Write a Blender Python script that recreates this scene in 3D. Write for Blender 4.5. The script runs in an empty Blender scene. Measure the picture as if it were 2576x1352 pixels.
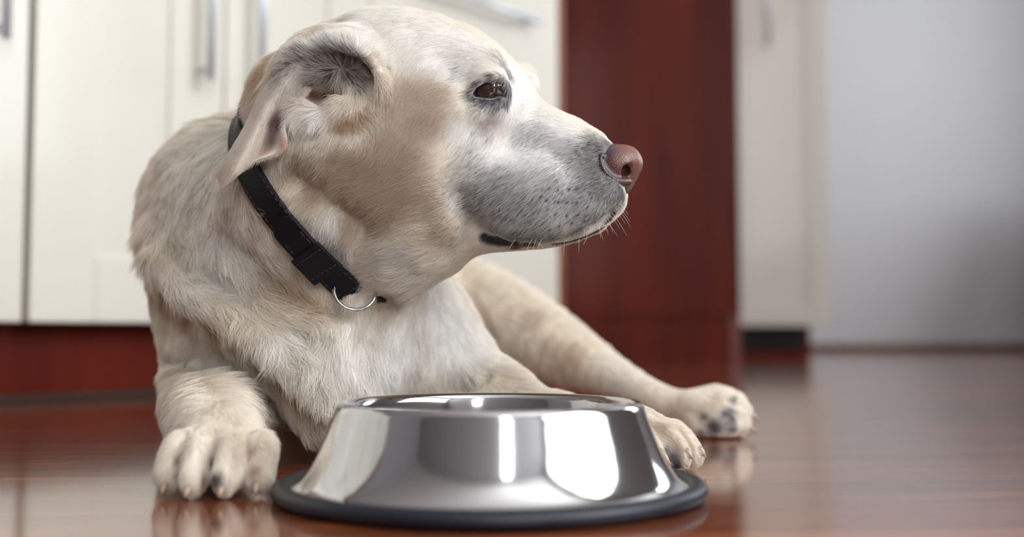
import bpy, math, random
import numpy as np
from mathutils import Vector, Matrix, kdtree
from mathutils.bvhtree import BVHTree


RES = 1.0
rng = np.random.default_rng(7)
random.seed(7)
scene = bpy.context.scene

# ------------------------------------------------------------------ camera
F = 2750.0                    # focal length in pixels of the 2576 x 1352 frame
CW, CH = 2576.0, 1352.0
PITCH = math.atan((838 - 676) / F)
CAM = Vector((0, 0, 0.094))
cd = bpy.data.cameras.new('camera')
cam = bpy.data.objects.new('camera', cd)
scene.collection.objects.link(cam)
cam.location = CAM
cam.rotation_euler = (math.pi / 2 + PITCH, 0, 0)
cd.sensor_width = 36.0
cd.lens = 36.0 * F / CW
cd.clip_start = 0.02
cd.clip_end = 50
cd.dof.use_dof = True
cd.dof.focus_distance = 0.728
cd.dof.aperture_fstop = 2.9
scene.camera = cam
scene.cycles_curves.shape = 'RIBBONS'
scene.view_settings.view_transform = 'Standard'
scene.view_settings.look = 'None'
scene.view_settings.gamma = 1
scene.view_settings.exposure = 0.0

# ------------------------------------------------------------------ world
w = bpy.data.worlds.new('overcast_sky')
scene.world = w
w.use_nodes = True
w.node_tree.nodes['Background'].inputs[0].default_value = (0.80, 0.90, 1.0, 1)
w.node_tree.nodes['Background'].inputs[1].default_value = 1.0


def area_light(name, loc, target, sx, sy, power, col):
    l = bpy.data.lights.new(name, 'AREA')
    l.shape = 'RECTANGLE'
    l.size, l.size_y = sx, sy
    l.energy = power
    l.color = col
    o = bpy.data.objects.new(name, l)
    scene.collection.objects.link(o)
    o.location = loc
    d = Vector(target) - Vector(loc)
    o.rotation_euler = d.to_track_quat('-Z', 'Y').to_euler()
    return o


# daylight entering through the room's windows (each lamp fills one window opening)
XR, XN, XL, YB, YF, ZC = 3.0, 1.9, -2.9, 5.7, -1.6, 2.6     # the room is wider beyond y = 2.4
DAY = (0.96, 0.985, 1.0)
area_light('window_daylight', (XN + 0.05, -0.33, 1.5), (0, -0.33, 1.5), 2.26, 1.7, 104, DAY)
area_light('window_daylight', (XR + 0.05, 3.75, 1.55), (0, 3.75, 1.55), 1.5, 1.4, 60, (0.93, 0.965, 1.0))
area_light('window_daylight', (0.52, YF - 0.05, 1.35), (0.52, 0, 1.35), 0.36, 2.0, 36, DAY)


def P(px, py, D):
    """world point seen at pixel (px, py) whose world y is D"""
    a = (px - CW / 2) / F
    b = (CH / 2 - py) / F
    cp, sp = math.cos(PITCH), math.sin(PITCH)
    d = Vector((a, cp - b * sp, sp + b * cp))
    return CAM + d * (D / d.y)


def ray(px, py):
    return (P(px, py, 1.0) - CAM).normalized()


# ------------------------------------------------------------------ helpers
def srgb(r, g, b):
    def f(c):
        c /= 255.0
        return c / 12.92 if c <= 0.04045 else ((c + 0.055) / 1.055) ** 2.4
    return (f(r), f(g), f(b), 1.0)


def mesh_obj(name, verts, faces, mat=None, parent=None, smooth=True):
    me = bpy.data.meshes.new(name)
    me.from_pydata([tuple(v) for v in verts], [], [tuple(f) for f in faces])
    me.validate()
    if smooth:
        me.shade_smooth()
    o = bpy.data.objects.new(name, me)
    scene.collection.objects.link(o)
    if mat:
        me.materials.append(mat)
    if parent:
        o.parent = parent
    return o


def tag(o, label=None, cat=None, group=None, kind=None):
    if label: o['label'] = label
    if cat: o['category'] = cat
    if group: o['group'] = group
    if kind: o['kind'] = kind
    return o


def empty(name, loc=(0, 0, 0), rz=0.0):
    o = bpy.data.objects.new(name, None)
    scene.collection.objects.link(o)
    o.location = loc
    o.rotation_euler.z = rz
    o.empty_display_size = 0.05
    bpy.context.view_layer.update()
    return o


class MB:
    """collects shapes and links them as one mesh"""
    def __init__(self):
        self.v, self.f = [], []

    def add(self, verts, faces):
        n = len(self.v)
        self.v += [Vector(p) for p in verts]
        self.f += [tuple(i + n for i in f) for f in faces]

    def box(self, x0, x1, y0, y1, z0, z1, b=0.0):
        if b <= 0:
            vs = [(x, y, z) for x in (x0, x1) for y in (y0, y1) for z in (z0, z1)]
            self.add(vs, [(0, 1, 3, 2), (4, 6, 7, 5), (0, 4, 5, 1), (2, 3, 7, 6), (0, 2, 6, 4), (1, 5, 7, 3)])
            return
        import bmesh
        bm = bmesh.new()
        bmesh.ops.create_cube(bm, size=1)
        for v in bm.verts:
            v.co = Vector(((x0 + x1) / 2 + v.co.x * (x1 - x0), (y0 + y1) / 2 + v.co.y * (y1 - y0), (z0 + z1) / 2 + v.co.z * (z1 - z0)))
        bmesh.ops.bevel(bm, geom=bm.edges[:], offset=b, segments=2, affect='EDGES')
        bm.verts.index_update()
        self.add([v.co.copy() for v in bm.verts], [[v.index for v in f.verts] for f in bm.faces])
        bm.free()

    def tube(self, pts, r, n=10, caps=True):
        pts = [Vector(p) for p in pts]
        rs = r if isinstance(r, (list, tuple)) else [r] * len(pts)
        vs, fs = [], []
        up = None
        for i, p in enumerate(pts):
            t = (pts[min(i + 1, len(pts) - 1)] - pts[max(i - 1, 0)]).normalized()
            if up is None:
                up = t.orthogonal().normalized()
            up = (up - t * up.dot(t)).normalized()
            s = t.cross(up)
            for k in range(n):
                a = 2 * math.pi * k / n
                vs.append(p + (up * math.cos(a) + s * math.sin(a)) * rs[i])
        for i in range(len(pts) - 1):
            for k in range(n):
                a, b = i * n + k, i * n + (k + 1) % n
                fs.append((a, b, b + n, a + n))
        if caps:
            fs.append(tuple(range(n))[::-1])
            fs.append(tuple(range((len(pts) - 1) * n, len(pts) * n)))
        self.add(vs, fs)

    def lathe(self, prof, n=96, closed=False):
        vs, fs = [], []
        m = len(prof)
        for k in range(n):
            a = 2 * math.pi * k / n
            for r, z in prof:
                vs.append((r * math.cos(a), r * math.sin(a), z))
        for k in range(n):
            k2 = (k + 1) % n
            for j in range(m if closed else m - 1):
                j2 = (j + 1) % m
                fs.append((k * m + j, k2 * m + j, k2 * m + j2, k * m + j2))
        self.add(vs, fs)

    def build(self, name, mat=None, parent=None, smooth=False):
        return mesh_obj(name, self.v, self.f, mat, parent, smooth)


def new_mat(name):
    m = bpy.data.materials.new(name)
    m.use_nodes = True
    nt = m.node_tree
    return m, nt, nt.nodes['Principled BSDF']


def plain(name, col, rough=0.5, metal=0.0, spec=0.5, coat=0.0, coat_r=0.1, bump=0.0, bscale=200, vary=0.0):
    m, nt, b = new_mat(name)
    b.inputs['Base Color'].default_value = col
    b.inputs['Roughness'].default_value = rough
    b.inputs['Metallic'].default_value = metal
    b.inputs['Specular IOR Level'].default_value = spec
    b.inputs['Coat Weight'].default_value = coat
    b.inputs['Coat Roughness'].default_value = coat_r
    if bump or vary:
        tc = nt.nodes.new('ShaderNodeTexCoord')
        nz = nt.nodes.new('ShaderNodeTexNoise')
        nz.inputs['Scale'].default_value = bscale
        nz.inputs['Detail'].default_value = 4
        nt.links.new(tc.outputs['Object'], nz.inputs['Vector'])
        if bump:
            bp = nt.nodes.new('ShaderNodeBump')
            bp.inputs['Strength'].default_value = bump
            bp.inputs['Distance'].default_value = 0.001
            nt.links.new(nz.outputs['Fac'], bp.inputs['Height'])
            nt.links.new(bp.outputs['Normal'], b.inputs['Normal'])
        if vary:
            mr = nt.nodes.new('ShaderNodeMapRange')
            mr.inputs['To Min'].default_value = 1 - vary
            mr.inputs['To Max'].default_value = 1 + vary
            nt.links.new(nz.outputs['Fac'], mr.inputs['Value'])
            mx = nt.nodes.new('ShaderNodeVectorMath')
            mx.operation = 'SCALE'
            mx.inputs[0].default_value = col[:3]
            nt.links.new(mr.outputs['Result'], mx.inputs['Scale'])
            nt.links.new(mx.outputs['Vector'], b.inputs['Base Color'])
    return m


def wood(name, c1, c2, stretch=(1, 1, 12), scale=3.0, rough=0.35, coat=0.3):
    m, nt, b = new_mat(name)
    tc = nt.nodes.new('ShaderNodeTexCoord')
    mp = nt.nodes.new('ShaderNodeMapping')
    mp.inputs['Scale'].default_value = tuple(1.0 / s for s in stretch)
    nz = nt.nodes.new('ShaderNodeTexNoise')
    nz.inputs['Scale'].default_value = scale * 6
    nz.inputs['Detail'].default_value = 6
    nz.inputs['Distortion'].default_value = 0.6
    cr = nt.nodes.new('ShaderNodeValToRGB')
    cr.color_ramp.elements[0].color = c1
    cr.color_ramp.elements[1].color = c2
    cr.color_ramp.elements[0].position = 0.32
    cr.color_ramp.elements[1].position = 0.7
    nt.links.new(tc.outputs['Object'], mp.inputs['Vector'])
    nt.links.new(mp.outputs['Vector'], nz.inputs['Vector'])
    nt.links.new(nz.outputs['Fac'], cr.inputs['Fac'])
    nt.links.new(cr.outputs['Color'], b.inputs['Base Color'])
    b.inputs['Roughness'].default_value = rough
    b.inputs['Coat Weight'].default_value = coat
    b.inputs['Specular IOR Level'].default_value = 0.15
    b.inputs['Coat Roughness'].default_value = 0.15
    return m


def floor_material():
    m, nt, b = new_mat('laminate_planks')
    L = nt.links.new
    tc = nt.nodes.new('ShaderNodeTexCoord')
    mp = nt.nodes.new('ShaderNodeMapping')
    mp.inputs['Rotation'].default_value = (0, 0, math.radians(-4))
    mp.inputs['Location'].default_value = (0.31, 0.072, 0)
    L(tc.outputs['Object'], mp.inputs['Vector'])
    br = nt.nodes.new('ShaderNodeTexBrick')
    br.offset = 0.37
    br.inputs['Scale'].default_value = 1.0
    br.inputs['Brick Width'].default_value = 1.2
    br.inputs['Row Height'].default_value = 0.125
    br.inputs['Mortar Size'].default_value = 0.0009
    br.inputs['Mortar Smooth'].default_value = 0.2
    br.inputs['Color1'].default_value = (0.25, 0.25, 0.25, 1)
    br.inputs['Color2'].default_value = (0.95, 0.95, 0.95, 1)
    br.inputs['Mortar'].default_value = (0, 0, 0, 1)
    L(mp.outputs['Vector'], br.inputs['Vector'])
    mp2 = nt.nodes.new('ShaderNodeMapping')
    mp2.inputs['Scale'].default_value = (1.2, 22, 1)
    L(mp.outputs['Vector'], mp2.inputs['Vector'])
    nz = nt.nodes.new('ShaderNodeTexNoise')
    nz.inputs['Scale'].default_value = 2.2
    nz.inputs['Detail'].default_value = 9
    nz.inputs['Roughness'].default_value = 0.62
    nz.inputs['Distortion'].default_value = 0.9
    L(mp2.outputs['Vector'], nz.inputs['Vector'])
    cr = nt.nodes.new('ShaderNodeValToRGB')
    e = cr.color_ramp.elements
    e[0].position, e[0].color = 0.30, srgb(76, 34, 18)
    e[1].position, e[1].color = 0.70, srgb(180, 104, 62)
    n = cr.color_ramp.elements.new(0.5)
    n.color = srgb(126, 68, 40)
    L(nz.outputs['Fac'], cr.inputs['Fac'])
    mx = nt.nodes.new('ShaderNodeMix')
    mx.data_type = 'RGBA'
    mx.blend_type = 'MULTIPLY'
    mx.inputs['Factor'].default_value = 0.45
    L(cr.outputs['Color'], mx.inputs['A'])
    L(br.outputs['Color'], mx.inputs['B'])
    mr = nt.nodes.new('ShaderNodeMix')
    mr.data_type = 'RGBA'
    mr.inputs['B'].default_value = srgb(30, 14, 9)
    L(br.outputs['Fac'], mr.inputs['Factor'])
    L(mx.outputs['Result'], mr.inputs['A'])
    L(mr.outputs['Result'], b.inputs['Base Color'])
    # worn lacquer: slightly uneven gloss
    n2 = nt.nodes.new('ShaderNodeTexNoise')
    n2.inputs['Scale'].default_value = 3.0
    L(mp2.outputs['Vector'], n2.inputs['Vector'])
    rr = nt.nodes.new('ShaderNodeMapRange')
    rr.inputs['To Min'].default_value = 0.09
    rr.inputs['To Max'].default_value = 0.2
    L(n2.outputs['Fac'], rr.inputs['Value'])
    L(rr.outputs['Result'], b.inputs['Roughness'])
    b.inputs['Specular IOR Level'].default_value = 0.5
    b.inputs['Coat Weight'].default_value = 0.6
    b.inputs['Coat Roughness'].default_value = 0.10
    b.inputs['Coat IOR'].default_value = 1.5
    bp = nt.nodes.new('ShaderNodeBump')
    bp.inputs['Strength'].default_value = 0.06
    bp.inputs['Distance'].default_value = 0.0006
    L(nz.outputs['Fac'], bp.inputs['Height'])
    bp2 = nt.nodes.new('ShaderNodeBump')
    bp2.invert = True
    bp2.inputs['Strength'].default_value = 0.4
    bp2.inputs['Distance'].default_value = 0.0008
    L(br.outputs['Fac'], bp2.inputs['Height'])
    L(bp.outputs['Normal'], bp2.inputs['Normal'])
    L(bp2.outputs['Normal'], b.inputs['Normal'])
    return m


M = {}
M['floor'] = floor_material()
M['wall'] = plain('wall_paint', srgb(206, 206, 209), 0.85, bump=0.1, bscale=60, vary=0.03)
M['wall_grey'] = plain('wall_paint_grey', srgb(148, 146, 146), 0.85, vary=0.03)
M['ceiling'] = plain('ceiling_paint', srgb(235, 235, 232), 0.9, vary=0.02)
M['cream'] = plain('cream_lacquer', srgb(217, 214, 203), 0.38, coat=0.2, vary=0.015, bscale=5)
M['cherry'] = wood('cherry_veneer', srgb(76, 15, 5), srgb(108, 32, 9), (1, 1, 10), 1.6, 0.5, 0.05)
M['cherry_edge'] = wood('cherry_edging', srgb(130, 76, 52), srgb(150, 92, 66), (1, 1, 10), 2)
M['dark'] = plain('dark_void', srgb(14, 15, 22), 0.8, vary=0.05)
M['chrome'] = plain('brushed_handle_metal', srgb(212, 220, 230), 0.4, metal=0.55, vary=0.02)
M['steel'] = plain('polished_steel', srgb(205, 205, 208), 0.09, metal=1.0, vary=0.01, bscale=30)
M['rubber'] = plain('black_rubber', srgb(22, 25, 38), 0.45, spec=0.5, vary=0.05)
M['white_trim'] = plain('white_trim_paint', srgb(232, 232, 230), 0.5, vary=0.02)
M['glass'] = None

# ------------------------------------------------------------------ room shell
def struct(o):
    o['kind'] = 'structure'
    return o

m = MB(); m.box(XL - .1, XR + .1, YF - .1, YB + .1, -0.05, 0.0)
struct(m.build('floor', M['floor']))
m = MB(); m.box(XL - .1, XR + .1, YF - .1, YB + .1, ZC, ZC + .05)
struct(m.build('ceiling', M['ceiling']))


def wall_with_holes(axis, pos, thick, a0, a1, holes, name, mat):
    """axis 'x': wall at x=pos spanning y; axis 'y': wall at y=pos spanning x; holes=(c, w, z0, z1)"""
    m = MB()
    def bx(u0, u1, z0, z1):
        if u1 - u0 < 1e-4 or z1 - z0 < 1e-4: return
        if axis == 'x': m.box(min(pos, pos + thick), max(pos, pos + thick), u0, u1, z0, z1)
        else: m.box(u0, u1, min(pos, pos + thick), max(pos, pos + thick), z0, z1)
    cur = a0
    for c, wd, z0, z1 in sorted(holes):
        bx(cur, c - wd / 2, 0, ZC)
        bx(c - wd / 2, c + wd / 2, 0, z0)
        bx(c - wd / 2, c + wd / 2, z1, ZC)
        cur = c + wd / 2
    bx(cur, a1, 0, ZC)
    return struct(m.build(name, mat))


wall_with_holes('x', XR, 0.1, 2.4, YB, [(3.75, 1.5, 0.85, 2.25)], 'wall_right', M['wall'])
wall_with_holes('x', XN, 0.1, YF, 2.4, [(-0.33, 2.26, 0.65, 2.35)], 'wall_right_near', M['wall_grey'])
m = MB(); m.box(2.55, XR, 4.5, 5.25, 0, 0.85)
struct(m.build('shade_block_right', M['wall_grey']))  # added unseen block that shades the right side of the back wall
m = MB(); m.box(XN + 0.1, XR + 0.1, 2.3, 2.4, 0, ZC)
struct(m.build('wall_right_return', M['wall']))
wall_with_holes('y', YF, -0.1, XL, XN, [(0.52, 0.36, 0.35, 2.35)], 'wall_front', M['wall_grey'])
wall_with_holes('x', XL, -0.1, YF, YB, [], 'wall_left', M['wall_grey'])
wall_with_holes('y', YB, 0.1, XL, XR, [], 'wall_back', M['wall'])
m = MB(); m.box(XL, XR, YB - 0.014, YB - 0.0005, 0.0005, 0.035)
struct(m.build('baseboard_back', wood('oak_skirting', srgb(92, 56, 36), srgb(120, 76, 50), (12, 1, 1), 2)))


def window(n, axis, pos, c, wd, z0, z1):
    e = empty('window_%d' % n)
    m = MB()
    t = 0.045
    def bx(u0, u1, a, b2):
        if axis == 'x': m.box(pos - 0.002, pos + 0.035, u0, u1, a, b2)
        else: m.box(u0, u1, pos - 0.035, pos + 0.002, a, b2)
    bx(c - wd / 2, c - wd / 2 + t, z0, z1)
    bx(c + wd / 2 - t, c + wd / 2, z0, z1)
    bx(c - wd / 2 + t, c + wd / 2 - t, z0, z0 + t)
    bx(c - wd / 2 + t, c + wd / 2 - t, z1 - t, z1)
    if wd > 2:
        bx(c + 0.62, c + 0.68, z0 + t, z1 - t)
    o = m.build('window_frame', M['white_trim'], e)
    struct(e)
    return e

window(1, 'x', XN, -0.33, 2.26, 0.65, 2.35)
window(2, 'x', XR, 3.75, 1.5, 0.85, 2.25)
window(3, 'y', YF, 0.52, 0.36, 0.35, 2.35)

# ------------------------------------------------------------------ kitchen units on the left, running away at 41 degrees
a0 = P(0, 1018, 1.0); t_ = CAM.z / (CAM.z - a0.z)
K0 = CAM + (a0 - CAM) * t_; K0.z = 0                 # floor point at the foot of the plinth
KANG = math.atan2(0.75, 0.66)
KD = Vector((math.cos(KANG), math.sin(KANG), 0))      # along the run
KN = Vector((-KD.y, KD.x, 0))                         # into the cabinets (away from camera)
K0 = K0 - KN * 0.03                                   # the plinth stands 3 cm behind the cabinet fronts


def unit_frame(name, s):
    o = empty(name, K0 + KD * s)
    o.rotation_euler.z = KANG
    return o                                           # local x along run, local y into the cabinet


def shaker(x0, x1, z0, z1, yf=-0.022, rail=0.09, name='door', parent=None):
    m = MB()
    g = 0.0015
    x0 += g; x1 -= g
    t = 0.02
    m.box(x0, x0 + rail, yf, yf + t, z0, z1, 0.0015)
    m.box(x1 - rail, x1, yf, yf + t, z0, z1, 0.0015)
    m.box(x0 + rail, x1 - rail, yf, yf + t, z0, z0 + rail, 0.0015)
    m.box(x0 + rail, x1 - rail, yf, yf + t, z1 - rail, z1, 0.0015)
    m.box(x0 + rail - .002, x1 - rail + .002, yf + 0.005, yf + t - 0.002, z0 + rail - .002, z1 - rail + .002)
    return m.build(name, M['cream'], parent)


def handle(parent, p0, p1, out=(0, -1, 0)):
    m = MB()
    out = Vector(out)
    p0, p1 = Vector(p0), Vector(p1)
    d = (p1 - p0).normalized()
    h = 0.032
    m.tube([p0 + out * h, p1 + out * h], 0.0062, 14)
    for q in (p0 + d * 0.018, p1 - d * 0.018):
        m.tube([q + out * 0.0005, q + out * h], 0.0046, 10)
    return m.build('handle', M['chrome'], parent, smooth=True)


ZB, ZT = 0.108, 0.84
def base_unit(s0, s1, doors, label):
    u = unit_frame('base_cabinet', s0)
    wdt = s1 - s0
    tag(u, label, 'cabinet')
    m = MB(); m.box(0.0005, wdt - .0005, 0.0, 0.56, ZB, ZT)
    m.build('body', M['cream'], u)
    if doors == 'drawers':
        zs = [(ZB, 0.457), (0.460, 0.838)]
        for i, (z0, z1) in enumerate(zs):
            mm = MB(); mm.box(.0015, wdt - .0015, -0.022, -0.002, z0, z1, 0.0015)
            d = mm.build('drawer', M['cream'], u)
            handle(d, (wdt / 2 - 0.16, -0.022, 0.36 if i == 0 else 0.715), (wdt / 2 + 0.16, -0.022, 0.36 if i == 0 else 0.715))
    else:
        n = doors
        for i in range(n):
            a, b2 = wdt * i / n, wdt * (i + 1) / n
            d = shaker(a, b2, ZB, ZT - 0.003, parent=u)
            left = (i % 2 == 1) if n > 1 else False
            xh = a + 0.045 if left else b2 - 0.045
            handle(d, (xh, -0.022, 0.465), (xh, -0.022, 0.785))
    return u


sg = 0.007                       # the first door gap, seen far left
base_unit(sg - 0.905, sg - 0.305, 2, 'cream two-door base cabinet outside the left edge, mirrored in the steel bowl')
base_unit(sg - 1.51, sg - 0.91, 2, 'cream two-door base cabinet farthest left, nearest to the camera side of the room')
base_unit(sg - 0.30, sg - 0.004, 1, 'cream shaker door at the left edge of the photo, left of the thin dark gap')
base_unit(sg + 0.003, sg + 0.585, 2, 'cream two-door base cabinet with upright bar handles behind the dog neck')
base_unit(sg + 0.585, sg + 1.10, 'drawers', 'cream drawer unit with long horizontal bar handle above the dog head')
uf = unit_frame('cabinet_plinth', sg - 1.51)
m = MB(); m.box(0, 2.605, 0.032, 0.05, 0.0, 0.1075)
o = m.build('plinth_board', M['cherry'], uf)
m = MB(); m.box(0, 2.605, 0.024, 0.0315, 0.0, 0.012, 0.002)
m.build('sealing_strip', plain('brown_seal', srgb(52, 24, 14), 0.5, vary=0.05), uf)
tag(uf, 'reddish brown wooden plinth board under the cream cabinets at left', 'plinth')
uf = unit_frame('worktop', sg - 1.51)
m = MB(); m.box(0, 2.62, -0.04, 0.56, ZT + .0005, ZT + 0.038, 0.003)
o = m.build('worktop', M['cherry'])
o.matrix_world = uf.matrix_world; o.location = K0 + KD * (sg - 1.51); o.rotation_euler.z = KANG
bpy.data.objects.remove(uf)
tag(o, 'reddish wooden worktop lying on the run of cream base cabinets', 'worktop')
uf = unit_frame('end_panel', sg + 1.1005)
m = MB(); m.box(0.0, 0.018, -0.022, 0.56, 0.0, ZT, 0.001)
o = m.build('end_panel', M['cherry_edge']); o.location = uf.location; o.rotation_euler.z = KANG
bpy.data.objects.remove(uf)
tag(o, 'light brown narrow end panel closing the drawer unit beside the dark red tall panel', 'panel')

# ------------------------------------------------------------------ tall cherry housing and cream unit behind
D1 = 3.33
xa, xb = P(1330, 500, D1).x, P(1864, 830, D1).x
hs = empty('tall_cabinet', (xa, D1, 0))
W_ = xb - xa
m = MB(); m.box(0, W_, 0.0, 0.58, 0.145, 2.2, 0.002)
m.build('side_panel', M['cherry'], hs)
m = MB(); m.box(0.0, W_ - 0.035, 0.012, 0.57, 0.0, 0.1445)
m.build('plinth_board', M['cherry'], hs)
m = MB(); m.box(W_ - 0.0345, W_ , 0.0, 0.57, 0.0, 0.1445, 0.002)
m.build('foot_strip', plain('cherry_red_strip', srgb(112, 42, 30), 0.35, coat=.3, vary=.08), hs)
tag(hs, 'tall dark red cherry wood cabinet side standing behind the dog nose', 'cabinet')

D2 = 3.86
xa, xb = P(1850, 500, D2).x, P(2085, 500, D2).x
W_ = xb - xa
hs = empty('cream_cabinet', (xa, D2, 0))
m = MB(); m.box(0, W_, 0.022, 0.58, 0.119, 2.1)
m.build('body', M['cream'], hs)
d = shaker(0.0, W_, 0.119, 2.1, yf=0.0, rail=0.07, parent=hs)
xh = P(1930, 60, D2).x - xa
handle(d, (xh, 0.0, P(1930, 118, D2).z), (xh, 0.0, P(1930, 118, D2).z + 0.45))
m = MB(); m.box(0.0, P(2038, 850, D2 + .05).x - xa, 0.05, 0.5, 0.0, 0.1185)
m.build('toe_kick', M['cherry'], hs)
m = MB(); m.box(0.004, P(2020, 850, D2 + .045).x - xa, 0.04, 0.0495, 0.034, 0.112)
m.build('dark_toe_strip', M['dark'], hs)  # plain near-black strip across the toe space
tag(hs, 'cream cabinet with vertical bar handle and black toe space beside the white wall', 'cabinet')

# ------------------------------------------------------------------ implicit surface of the dog
def axis_coords(lo, hi, bands, coarse, fine):
    """coordinates from lo to hi, stepping fine inside the bands"""
    out = [lo]
    while out[-1] < hi:
        x = out[-1]
        st = fine if any(a - 1e-9 <= x < b for a, b in bands) else coarse
        out.append(x + st)
    return np.array(out, dtype=np.float32)


class Field:
    def __init__(self, xs, ys, zs):
        self.c = (xs, ys, zs)
        self.F = np.full((len(xs), len(ys), len(zs)), 1.0, dtype=np.float32)

    def _sl(self, lo, hi):
        s = []
        for a in range(3):
            i0 = max(0, int(np.searchsorted(self.c[a], lo[a])) - 1)
            i1 = min(len(self.c[a]), int(np.searchsorted(self.c[a], hi[a])) + 1)
            if i1 <= i0:
                return None
            s.append(slice(i0, i1))
        return tuple(s)

    def put(self, fn, lo, hi, k=0.01, sub=False):
        mg = k * 1.6 + 0.006
        lo = [v - mg for v in lo]; hi = [v + mg for v in hi]
        s = self._sl(lo, hi)
        if s is None: return
        X = self.c[0][s[0]][:, None, None]; Y = self.c[1][s[1]][None, :, None]; Z = self.c[2][s[2]][None, None, :]
        d = fn(X, Y, Z).astype(np.float32)
        A = self.F[s]
        if sub:
            h = np.maximum(k - np.abs(A + d), 0) / k
            self.F[s] = np.maximum(A, -d) + h * h * k * 0.25
        else:
            h = np.maximum(k - np.abs(A - d), 0) / k
            self.F[s] = np.minimum(A, d) - h * h * k * 0.25

    def cone(self, a, ra, b, rb, k=0.01, sub=False, flat=1.0):
        """round cone from a to b; flat < 1 squeezes it vertically"""
        a = np.array(a, dtype=float); b = np.array(b, dtype=float)
        ab = b - a; L2 = max(1e-9, float(ab @ ab))
        def fn(X, Y, Z):
            px, py, pz = X - a[0], Y - a[1], Z - a[2]
            t = np.clip((px * ab[0] + py * ab[1] + pz * ab[2]) / L2, 0, 1)
            r = ra + (rb - ra) * t
            dz = (pz - ab[2] * t) / flat
            return np.sqrt((px - ab[0] * t) ** 2 + (py - ab[1] * t) ** 2 + dz ** 2) - r
        R = max(ra, rb)
        self.put(fn, np.minimum(a, b) - R, np.maximum(a, b) + R, k, sub)

    def chain(self, pts, k=0.01, sub=False, steps=4):
        """pts: (point, r); smooth curve through them"""
        n = len(pts)
        P_ = [np.array(p[0], dtype=float) for p in pts]; R_ = [p[1] for p in pts]
        out = []
        for i in range(n - 1):
            p0, p1, p2, p3 = P_[max(i - 1, 0)], P_[i], P_[i + 1], P_[min(i + 2, n - 1)]
            r0, r1, r2, r3 = R_[max(i - 1, 0)], R_[i], R_[i + 1], R_[min(i + 2, n - 1)]
            for j in range(steps):
                t = j / steps
                def cr(a, b, c, d): return 0.5 * (2 * b + (c - a) * t + (2 * a - 5 * b + 4 * c - d) * t * t + (3 * b - a - 3 * c + d) * t ** 3)
                out.append((cr(p0, p1, p2, p3), cr(r0, r1, r2, r3)))
        out.append((P_[-1], R_[-1]))
        # one temp field for the chain so that its links do not swell where they meet
        def fn(X, Y, Z):
            D = None
            for (a, ra), (b, rb) in zip(out[:-1], out[1:]):
                ab = b - a; L2 = max(1e-9, float(ab @ ab))
                px, py, pz = X - a[0], Y - a[1], Z - a[2]
                t = np.clip((px * ab[0] + py * ab[1] + pz * ab[2]) / L2, 0, 1)
                d = np.sqrt((px - ab[0] * t) ** 2 + (py - ab[1] * t) ** 2 + (pz - ab[2] * t) ** 2) - (ra + (rb - ra) * t)
                D = d if D is None else np.minimum(D, d)
            return D
        A = np.array([p for p, r in out]); R = max(r for p, r in out)
        self.put(fn, A.min(0) - R, A.max(0) + R, k, sub)

    def ell(self, c, r, ax=None, k=0.01, sub=False):
        """ellipsoid with radii r along the rows of ax"""
        c = np.array(c, dtype=float)
        ax = np.eye(3) if ax is None else np.array(ax, dtype=float)
        def fn(X, Y, Z):
            px, py, pz = X - c[0], Y - c[1], Z - c[2]
            k0 = 0; k1 = 0
            for i in range(3):
                u = (px * ax[i, 0] + py * ax[i, 1] + pz * ax[i, 2])
                k0 = k0 + (u / r[i]) ** 2
                k1 = k1 + (u / (r[i] ** 2)) ** 2
            k0 = np.sqrt(k0); k1 = np.sqrt(k1) + 1e-9
            return k0 * (k0 - 1.0) / k1
        R = np.array([math.sqrt(sum((ax[i, j] * r[i]) ** 2 for i in range(3))) for j in range(3)])
        self.put(fn, c - R, c + R, k, sub)

    def surf(self, px, py, lo=0.55, hi=1.3):
        """first surface point along the camera ray through the pixel"""
        a = np.array(P(px, py, lo)); b = np.array(P(px, py, hi))
        t = np.linspace(0, 1, 900)[:, None]
        q = a + (b - a) * t
        ii = [np.clip(np.searchsorted(self.c[k], q[:, k]), 0, len(self.c[k]) - 1) for k in range(3)]
        f = self.F[ii[0], ii[1], ii[2]]
        j = np.nonzero(f < 0)[0]
        return Vector(q[j[0]]) if len(j) else None

    def groove(self, pts, k=0.012, sub=True, push=0.0):
        """carve (or raise) along surface points: (px, py, r)"""
        out = []
        for px, py, r in pts:
            q = self.surf(px, py)
            if q is not None:
                d = ray(px, py)
                out.append((q - d * (push * r), r))
        if len(out) > 1: self.chain(out, k=k, sub=sub)

    def mesh(self):
        F = self.F; xs, ys, zs = self.c
        inside = F < 0
        nx, ny, nz = F.shape
        c000 = inside[:-1, :-1, :-1]
        cnt = np.zeros(c000.shape, dtype=np.int8)
        for i in (0, 1):
            for j in (0, 1):
                for k in (0, 1):
                    cnt += inside[i:nx - 1 + i, j:ny - 1 + j, k:nz - 1 + k]
        ci, cj, ck = np.nonzero((cnt > 0) & (cnt < 8))
        idx = np.full(c000.shape, -1, dtype=np.int32)
        idx[ci, cj, ck] = np.arange(len(ci), dtype=np.int32)
        acc = np.zeros((len(ci), 3)); num = np.zeros(len(ci))
        G = (xs.astype(float), ys.astype(float), zs.astype(float))
        corners = [(i, j, k) for i in (0, 1) for j in (0, 1) for k in (0, 1)]
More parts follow.
